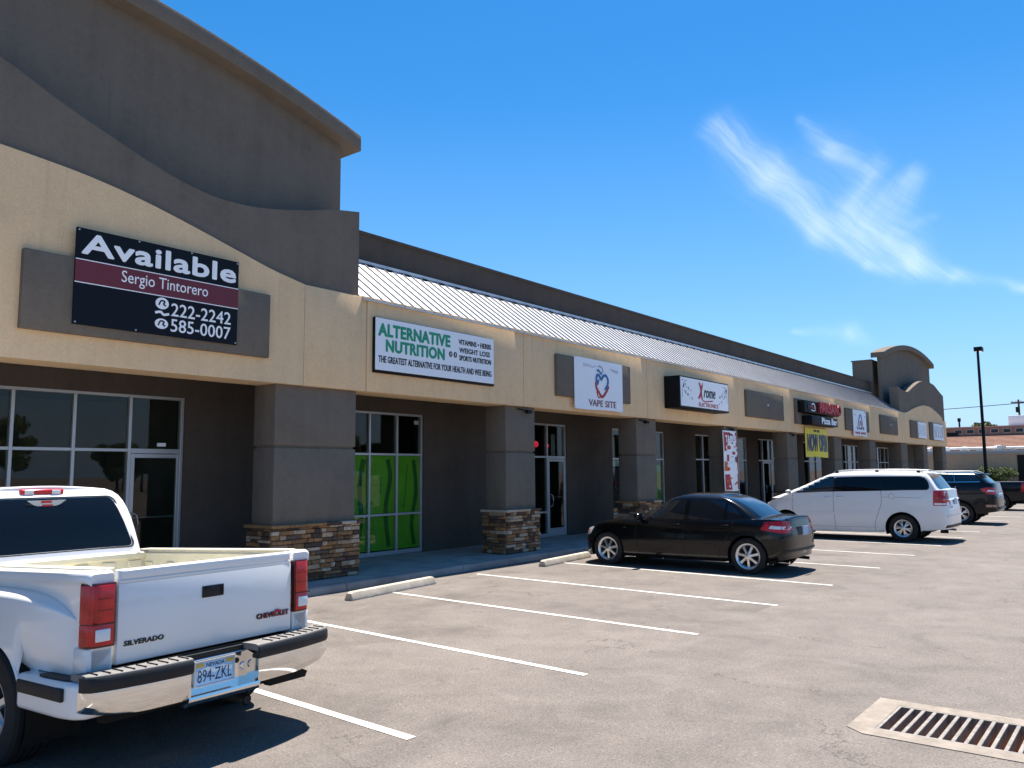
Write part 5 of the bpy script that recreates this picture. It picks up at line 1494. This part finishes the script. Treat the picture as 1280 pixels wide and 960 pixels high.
for s_ in (-1, 1):
    sg.put('side_window', fillet([(3.75, 1.30), (2.55, 1.30), (2.6, 1.70), (3.2, 1.70)], .05), 'x', s_, CARGL, tk, step=.1)
    q_ = [sg.hit((s_ * x, 0, z), (0, 1, 0))[0] for x, z in ((.655, 1.77), (.645, 1.795), (.62, 1.815))]
    q_ = [tuple(a) for a in q_ if a]
    if len(q_) > 1: MB().tube(q_, .004, 5).build('roof_seam', SEAM, tk)
    mirror(sg, tk, 3.7, 1.25, s_, BLKPL, 1.3)
for (x, z) in ((0, 1.795),):
    h = sg.hit((x, 0, z), (0, 1, 0))[0]; yb = h.y
    bl_ = MB().box(-.185, .185, yb - .022, yb + .03, z - .026, z + .026).build('brake_light', REDL, tk, bevel=.014, segs=3)
    for s_ in (-1, 1): MB().box(s_ * .115 - .038, s_ * .115 + .038, yb - .026, yb - .02, z - .018, z + .018).build('cargo_lamp', CLEARL, bl_, bevel=.003, segs=1)
h = sg.hit((0, 0, 1.69), (0, 1, 0))[0]
st_m = MB(); st_m.prism(fillet([(-.17, 1.725), (.17, 1.725), (.11, 1.685), (.05, 1.665), (-.05, 1.665), (-.11, 1.685)], .01), 'y', h.y - .012, h.y - .008)
st_m.xform(Matrix.Rotation(0, 4, 'X')); stk = st_m.build('window_sticker', flat('sticker_grey', (.42, .44, .46)), tk)
MB().box(-.05, .04, h.y - .015, h.y - .012, 1.70, 1.72).box(-.04, .05, h.y - .015, h.y - .012, 1.672, 1.686).build('sticker_print', LETRED, stk)
# steering wheel / far interior silhouette is hidden by tinted glass; lower cab and front body
fb = MB()
shell(fb, lambda t: 2.08, lambda t: 5.5, .96, lambda y: .34, splf([(2, 1.16), (4.0, 1.16), (4.6, 1.12), (5.5, 1.02)]), [0, .1, .25, .4, .55, .7, .82, .9, .96, 1], splf([(0, .96), (.5, 1), (.85, .98), (1, .93)]), .05, .4, 6, 3, lambda y: .06, 8, .05)
fb.build('front_body', WHITE, tk, smooth=True, ang=50, cut=arch_cut([(4.45, .36, .46)], .5), weld=True)
MB().box(-.45, .45, .3, 5.0, .36, .5).build('chassis', UNDER, tk)
MB().box(-.70, .70, .02, .2, .42, .68).build('rear_crossmember', UNDER, tk)
ax_ = MB().tube([(-.75, 1.01, .37), (.75, 1.01, .37)], .05, 10); ax_.lathe([(.02, -.16), (.10, -.12), (.15, 0), (.10, .12), (.02, .16)], (.0, 1.01, .37), 'x', 14)
ax_.build('rear_axle', UNDER, tk, smooth=True)
MB().tube([(.28, 1.0, .30), (.27, .2, .30), (.27, -.05, .285)], .038, 14, caps=False).build('exhaust_pipe', mottled('exhaust_steel', (.09, .085, .08), .3, 20, .5, .1, metal=.6), tk, smooth=True)
MB().tube([(.272, -.052, .285), (.27, .03, .287)], .030, 14).build('exhaust_bore', SEAM, tk)
# chrome step bumper: plan curve, centre recess for the plate
plan = splf([(-.975, -.06), (-.965, -.10), (-.93, -.15), (-.80, -.19), (-.5, -.235), (0, -.25), (.5, -.235), (.80, -.19), (.93, -.15), (.965, -.10), (.975, -.06)], 6)
def bumper_piece(xa, xb, prof, name, mat, nst=28, tw=None):
    """prof: (dy from face line, z) closed outline, swept along x"""
    xs_ = [xa + (xb - xa) * i / nst for i in range(nst + 1)]; n = len(prof); vs = []
    for x in xs_:
        yb_ = plan(x)
        for (dy, z) in prof: vs.append((x, yb_ + dy, z + (tw(x, z) if tw else 0)))
    fs = [tuple(range(n)), tuple(range(nst * n, nst * n + n))]
    for i in range(nst): fs += [(i * n + j, i * n + (j + 1) % n, (i + 1) * n + (j + 1) % n, (i + 1) * n + j) for j in range(n)]
    return MB().add(vs, fs).build(name, mat, tk, smooth=True, ang=38)
low = lambda x, z: (.055 * max(0, (abs(x) - .55) / .42) ** 2 if z < .5 else 0)
bp = [(0, .605), (-.004, .57), (-.002, .53), (.012, .47), (.035, .435), (.06, .428), (.07, .45), (.07, .605)]
bumper_piece(-.965, -.325, bp, 'bumper_chrome', CHROME, tw=low); bumper_piece(.215, .965, bp, 'bumper_chrome', CHROME, tw=low)
bp2 = [(.0, .455), (-.004, .44), (.012, .405), (.04, .39), (.16, .39), (.16, .455)]
bumper_piece(-.335, .225, bp2, 'bumper_step_lip', CHROME, 10)
MB().box(-.32, .21, -.13, -.11, .44, .66).build('bumper_recess', CHROME, tk, bevel=.004, segs=1)
for s_ in (-1, 1):
    oc = -.018 if s_ < 0 else -.085; X_c = lambda v: s_ * v + (oc if s_ > 0 else oc)
    MB().add([(X_c(.30), -.24, .45), (X_c(.285), -.12, .45), (X_c(.285), -.12, .66), (X_c(.30), -.24, .62), (X_c(.315), -.24, .45), (X_c(.31), -.12, .45), (X_c(.31), -.12, .66), (X_c(.315), -.24, .62)],
             [(0, 1, 2, 3), (4, 5, 6, 7), (0, 4, 7, 3), (0, 1, 5, 4), (3, 2, 6, 7), (1, 2, 6, 5)]).build('recess_cheek', CHROME, tk)
    a, b = ((.315 if s_ < 0 else .205), .965)
    bumper_piece(*sorted((s_ * a, s_ * b)), [(-.012, .690), (-.020, .675), (-.020, .625), (-.008, .605), (.03, .605), (.03, .690)], 'bumper_pad', BLKPL, 24)
    xa, xb = sorted((s_ * (.31 if s_ < 0 else .20), s_ * .955))
    tp = bumper_piece(xa, xb, [(-.006, .689), (-.002, .699), (.02, .704), (.11, .704), (.17, .70), (.17, .66), (.0, .66)], 'step_top', GRYPL, 24)
    for k in range(9):
        x = s_ * (.34 + .07 * k); yb_ = plan(x)
        MB().box(x - .004, x + .004, yb_ + .01, yb_ + .12, .700, .710).build('tread_rib', METALD, tp)
MB().box(-.62, .62, -.09, .0, .655, .69).build('bumper_gap_cover', SEAM, tk)
plate(tk, -.075, -.145, .565, .305, .155, txt='894-ZKL', nev=True)
MB().lathe([(0, -.010), (.022, -.008), (.028, 0)], (.165, -.131, .555), 'y', 16).build('ball_mount_cap', CHROME, tk, smooth=True)
MB().lathe([(0, -.005), (.018, -.004), (.020, 0)], (.115, -.132, .60), 'y', 12).build('bolt_hole', SEAM, tk)
MB().prism([(.42, .40), (.80, .40), (.86, .37), (.84, .33), (.5, .33)], 'y', -.02, .04).box(-.75, .75, .02, .1, .36, .44).build('hitch_bracket', UNDER, tk)

# ---- second, dark pickup beyond the SUV
tp2 = empty('dark_pickup_truck', (42.9 + .97, 4.62, 0), 'dark pickup truck seen partly behind the sport utility vehicle at the right edge', 'pickup truck')
bd2 = MB()
shell(bd2, lambda t: .05, lambda t: 5.5, .97, splf([(0, .5), (1, .42), (5.5, .4)]), splf([(0, 1.27), (2.0, 1.27), (2.05, 1.24), (4, 1.22), (5.5, 1.05)]), [0, .1, .25, .4, .55, .7, .82, .9, .96, 1], splf([(0, .96), (.5, 1), (.85, .985), (1, .95)]), .1, .45, 5, 3, lambda y: .0 if y < 2 else .06, 8, .045)
b2 = bd2.build('body', NAVY, tp2, smooth=True, ang=50, cut=arch_cut([(1.15, .37, .45), (4.4, .37, .45)], .5), weld=True)
cab2 = pickup_cab(tp2, NAVY, 1.75, .90, .70, .9, 1.66, 5.4, CARGL, yf0=4.0)
s2k = Skin([cab2]); sbk = Skin([b2])
s2k.put('rear_window', fillet([(-.68, 1.30), (.68, 1.30), (.58, 1.56), (-.58, 1.56)], .04), 'y', -1, CARGLB, tp2, step=.12, far=0.0)
for s_ in (-1, 1):
    s2k.put('side_window', fillet([(3.5, 1.27), (2.1, 1.27), (2.2, 1.56), (3.0, 1.56)], .05), 'x', s_, CARGL, tp2, step=.1)
    sbk.put('tail_light', fillet([(.28, .86), (.03, .86), (.03, 1.22), (.24, 1.24)], .02), 'x', s_, REDL, tp2, step=.06, off=.008)
    sbk.put('tail_light', fillet([(s_ * .94, .86), (s_ * .78, .86), (s_ * .78, 1.22), (s_ * .94, 1.22)], .02), 'y', -1, REDL, tp2, off=.008, far=3)
    for yc in (1.15, 4.4):
        well(tp2, s_ * .55, s_ * .93, yc, .37, .46); wheel(tp2, s_ * .84, yc, .385, .24, s_, .24, 6)
MB().box(-.55, .55, .2, 5, .3, .5).build('underbody', UNDER, tp2)
MB().box(-.92, .92, -.1, .1, .5, .66).build('rear_bumper', CHROME, tp2, bevel=.03)
MB().box(-.80, .80, .25, 1.7, 1.255, 1.285).build('bed_cover', BLKPL, tp2, bevel=.01)

# ------------------------------------------------------------------ far surroundings
TAN = stucco('tan_block_wall', (.42, .29, .19), .12)
BRICK = stucco('red_brick_wall', (.32, .165, .115), .12)
TILE = mottled('clay_tile_roof', (.26, .14, .10), .25, 3, .9, .3)
GRAVEL = mottled('pale_roof', (.40, .39, .37), .15, 2, .9, .2)
ts_ = empty('tan_building', (95, 17, 0), 'low tan building with pale flat roof and dark garage door beyond the mall', 'building', world=True)
MB().box(95, 112, 6, 34, 0, 3.35).build('wall', TAN, ts_)
MB().box(94.9, 112.1, 5.9, 34.1, 3.35, 3.62).build('roof_edge', flat('roof_edge_grey', (.30, .29, .28)), ts_)
MB().box(95.3, 111.8, 6.2, 33.8, 3.62, 3.72).build('roof', GRAVEL, ts_)
gd = MB().box(94.93, 95.0, 9.0, 10.95, 0, 3.2).build('garage_door', METALD, ts_)
for k in range(6): MB().box(94.915, 94.93, 9.05, 10.9, .06 + .52 * k, .53 + .52 * k).build('door_panel', METALD, gd)
rg = random.Random(31)
for k in range(13):
    y = 8 + 1.05 * k + rg.uniform(-.3, .3); w_ = rg.uniform(.35, 1.3); h_ = rg.uniform(.15, .5)
    if k % 3 == 2: MB().lathe([(0, 0), (.45, .05), (.5, .35), (.3, .55), (0, .6)], (97.5 + rg.uniform(-1, 4), y, 3.72), 'z', 12).build('roof_vent', GRAVEL, ts_, smooth=True)
    else: MB().box(97, 97 + w_, y, y + w_, 3.72, 3.72 + h_).build('roof_unit', WHITEP if k % 4 == 1 else GRAVEL, ts_, bevel=.03, segs=1)
MB().tube([(98, 9, 4.0), (98, 20, 4.0)], .12, 8).build('roof_duct', ALU, ts_)
bb = empty('brick_building', (125, 18, 0), 'red brick building with brown tiled lower roof and row of small windows in the distance', 'building', world=True)
MB().box(127, 140, 4, 40, 0, 7.45).build('wall', BRICK, bb)
MB().box(126.9, 140.1, 3.9, 40.1, 7.45, 7.6).build('roof_edge', flat('coping_pale', (.42, .30, .24)), bb)
MB().prism([(122, 4.2), (127.0, 6.5), (127.0, 6.2), (122, 3.9)], 'y', 4, 40) if False else None
tr_ = MB().add([(121, 4, 4.3), (121, 40, 4.3), (127.05, 40, 6.45), (127.05, 4, 6.45), (121, 4, 4.1), (121, 40, 4.1), (127.05, 40, 6.25), (127.05, 4, 6.25)], [(0, 1, 2, 3), (4, 7, 6, 5), (0, 4, 5, 1), (0, 3, 7, 4), (1, 5, 6, 2)]).build('tile_roof', TILE, bb)
for k in range(12): MB().tube([(121 + 6 * k / 12, 4, 4.33 + 2.13 * k / 12), (121 + 6 * k / 12, 40, 4.33 + 2.13 * k / 12)], .035, 5).build('tile_course', TILE, tr_)
MB().box(121.3, 127, 4.2, 39.8, 0, 4.2).build('lower_wall', TAN, bb)
for k in range(11):
    y = 6.4 + 1.45 * k
    wn_ = MB().box(126.95, 127.0, y, y + .95, 6.62, 7.22).build('window', flat('window_frame_pale', (.45, .42, .38)), bb)
    MB().box(126.93, 126.95, y + .07, y + .88, 6.69, 7.15).build('pane', CARGL, wn_)
MB().box(126.9, 126.98, 21.4, 23.2, 6.2, 6.85).build('roof_hatch', METALD, bb)
MB().box(129, 132, 13.2, 15.6, 7.6, 9.0).build('roof_cabin', WHITEP, bb, bevel=.05)
MB().tube([(130, 21.7, 7.6), (130, 21.7, 8.5)], .12, 6).box(129.9, 130.1, 21.5, 21.9, 8.5, 9.0).build('roof_antenna', METALD, bb)

# lamp post
lp_ = empty('lamp_post', (60, 8.68, 0), 'tall black parking lot lamp post with a single shoebox head right of the mall', 'lamp post')
MB().tube([(0, 0, .5), (0, 0, 9.7)], [.11, .075], 12).build('pole', METALD, lp_, smooth=True)
MB().lathe([(0, .55), (.24, .55), (.27, .5), (.27, 0)], (0, 0, 0), 'z', 16).build('base', CONC, lp_, smooth=True)
MB().box(-.06, .12, -.04, .04, 9.58, 9.66).build('arm', METALD, lp_)
hd_ = MB().box(.05, .75, -.24, .24, 9.5, 9.78).build('lamp_head', METALD, lp_, bevel=.03)
MB().box(.12, .68, -.18, .18, 9.49, 9.5).build('lamp_lens', CLEARL, hd_)
# utility pole and line
WOOD = mottled('weathered_pole_wood', (.10, .075, .055), .2, 6, .9, .3)
up = empty('utility_pole', (130, 14.35, 0), 'distant wooden utility pole with crossarm above the brick building', 'utility pole')
MB().tube([(0, 0, 0), (0, 0, 11.2)], [.17, .12], 8).build('pole', WOOD, up, smooth=True)
MB().box(-.06, .06, -.9, .9, 10.75, 10.9).build('crossarm', WOOD, up)
for y in (-.75, -.3, .3, .75): MB().lathe([(0, .2), (.05, .18), (.06, .05), (.03, 0)], (0, y, 10.9), 'z', 8).build('insulator', ALU, up)
MB().lathe([(0, .8), (.22, .78), (.22, .05), (0, 0)], (-.3, .15, 9.4), 'z', 10).build('transformer', METALD, up, smooth=True)
wr = MB()
for k, (ya, za) in enumerate(((14.35, 10.7),)):
    p_ = [(130, ya + (24.6 * t), za - .25 * math.sin(t * math.pi) - .3 * t) for t in [i / 20 for i in range(21)]]
    wr.tube(p_, .05, 5)
    wr.tube([(130, ya - 24 * t, za + .3 * t - .25 * math.sin(t * math.pi)) for t in [i / 20 for i in range(21)]], .05, 5)
tag(wr.build('power_line', METALD), 'single dark power line crossing the sky behind the mall', 'cable')

# vegetation
def leafmat(name, c):
    def f(q, b):
        ge = q.n('ShaderNodeNewGeometry'); r = ge.outputs['Random Per Island']; n = q.noise(wpos(q), .9, 3, .5)
        k = q.m('ADD', q.m('MULTIPLY', r, .6), q.m('MULTIPLY', n, .4))
        q.t.links.new(q.ramp(k, [(.2, tuple(x * .55 for x in c)), (.5, c), (.85, tuple(x * 1.7 for x in c))]), b.inputs['Base Color'])
        b.inputs['Subsurface Weight'].default_value = 0
    return pmat(name, c, .65, spec=.25, build=f)
LEAF = leafmat('leaf_green', (.075, .11, .025)); LEAF2 = leafmat('hedge_leaf', (.055, .085, .016)); BARK = mottled('bark', (.09, .07, .055), .3, 6, .95, .5)
def leaves(clumps, n, size, rg):
    mb = MB(); tot = sum(c[3] ** 2 for c in clumps)
    for (cx, cy, cz, r) in clumps:
        for _ in range(int(n * r * r / tot)):
            v = Vector((rg.gauss(0, 1), rg.gauss(0, 1), rg.gauss(0, 1))).normalized() * r * rg.uniform(.55, 1.05); v.z *= .75
            c = Vector((cx, cy, cz)) + v
            a = Vector((rg.gauss(0, 1), rg.gauss(0, 1), rg.gauss(0, 1))).normalized(); b = a.orthogonal().normalized(); s_ = size * rg.uniform(.6, 1.4)
            mb.add([c - a * s_, c + b * s_ * .5, c + a * s_, c - b * s_ * .5], [(0, 1, 2, 3)])
    return mb
def make_tree(name, loc, h, cr, label, cat, group=None, seed=1, nl=3600, size=.17):
    rg = random.Random(seed); t = empty(name, loc, label, cat, group)
    tk_ = MB(); tk_.tube([(0, 0, 0), (.05, 0, h * .22), (-.05, .05, h * .45), (.1, 0, h * .7)], [.24, .18, .14, .05], 8)
    cl = []
    for k in range(26 if group else 13):
        a = k * 2.4; rr = cr * rg.uniform(.25, .75); z = h * (rg.uniform(.22, .88) if group else rg.uniform(.45, .88)); r = cr * (rg.uniform(.14, .34) if group else rg.uniform(.24, .46))
        cl.append((rr * math.cos(a), rr * math.sin(a), z, r))
        if k % 2: tk_.tube([(0, 0, h * .38), (rr * .5 * math.cos(a), rr * .5 * math.sin(a), h * .5), (rr * math.cos(a), rr * math.sin(a), z)], [.09, .06, .02], 6)
    tk_.build('trunk', BARK, t, smooth=True)
    leaves(cl, nl, size, rg).build('crown', LEAF, t, recalc=False)
    return t
def copy_tree(t, loc, rz, sc, label):
    c = t.copy(); COL.objects.link(c); c.location = loc; c.rotation_euler[2] = rz; c.scale = (sc, sc, sc); c['label'] = label
    for ch in t.children:
        d = ch.copy(); COL.objects.link(d); d.parent = c
    return c
RT = 'dark leafy tree across the lot, seen only as a reflection in shop glass'
t1 = make_tree('leafy_tree', (-14, -66, 0), 7.2, 3.8, RT, 'tree', 'trees reflected in the shop windows', 2, 7600, .2)
rg = random.Random(77)
for k in range(34):
    x = -60 + 5.4 * k + rg.uniform(-3, 3)
    copy_tree(t1, (x, -68 + rg.uniform(-8, 6), 0), rg.uniform(0, 6), rg.uniform(.75, 1.25), RT)
make_tree('distant_tree', (134, 19.3, 0), 9.3, 1.9, 'round green treetop rising behind the distant brick building roof', 'tree', None, 5, 2600, .22)
for i, (y, cr, hh, lab) in enumerate(((15.2, 1.1, 1.9, 'smaller green shrub left of the lamp post against the tan wall'), (12.4, 1.7, 2.25, 'larger green shrub right of the lamp post against the tan wall'))):
    rg = random.Random(50 + i); t = empty('shrub', (93.2, y, 0), lab, 'shrub')
    st_ = MB()
    for k in range(6): st_.tube([(0, 0, 0), (rg.uniform(-.3, .3), rg.uniform(-.8, .8), hh * .7)], [.05, .015], 5)
    st_.build('stems', BARK, t)
    cl = [(rg.uniform(-.5, .5), rg.uniform(-1, 1) * cr * .8, hh * rg.uniform(.3, .72), hh * rg.uniform(.22, .34)) for _ in range(12)]
    leaves(cl, 3800, .10, rg).build('foliage', LEAF2, t, recalc=False)
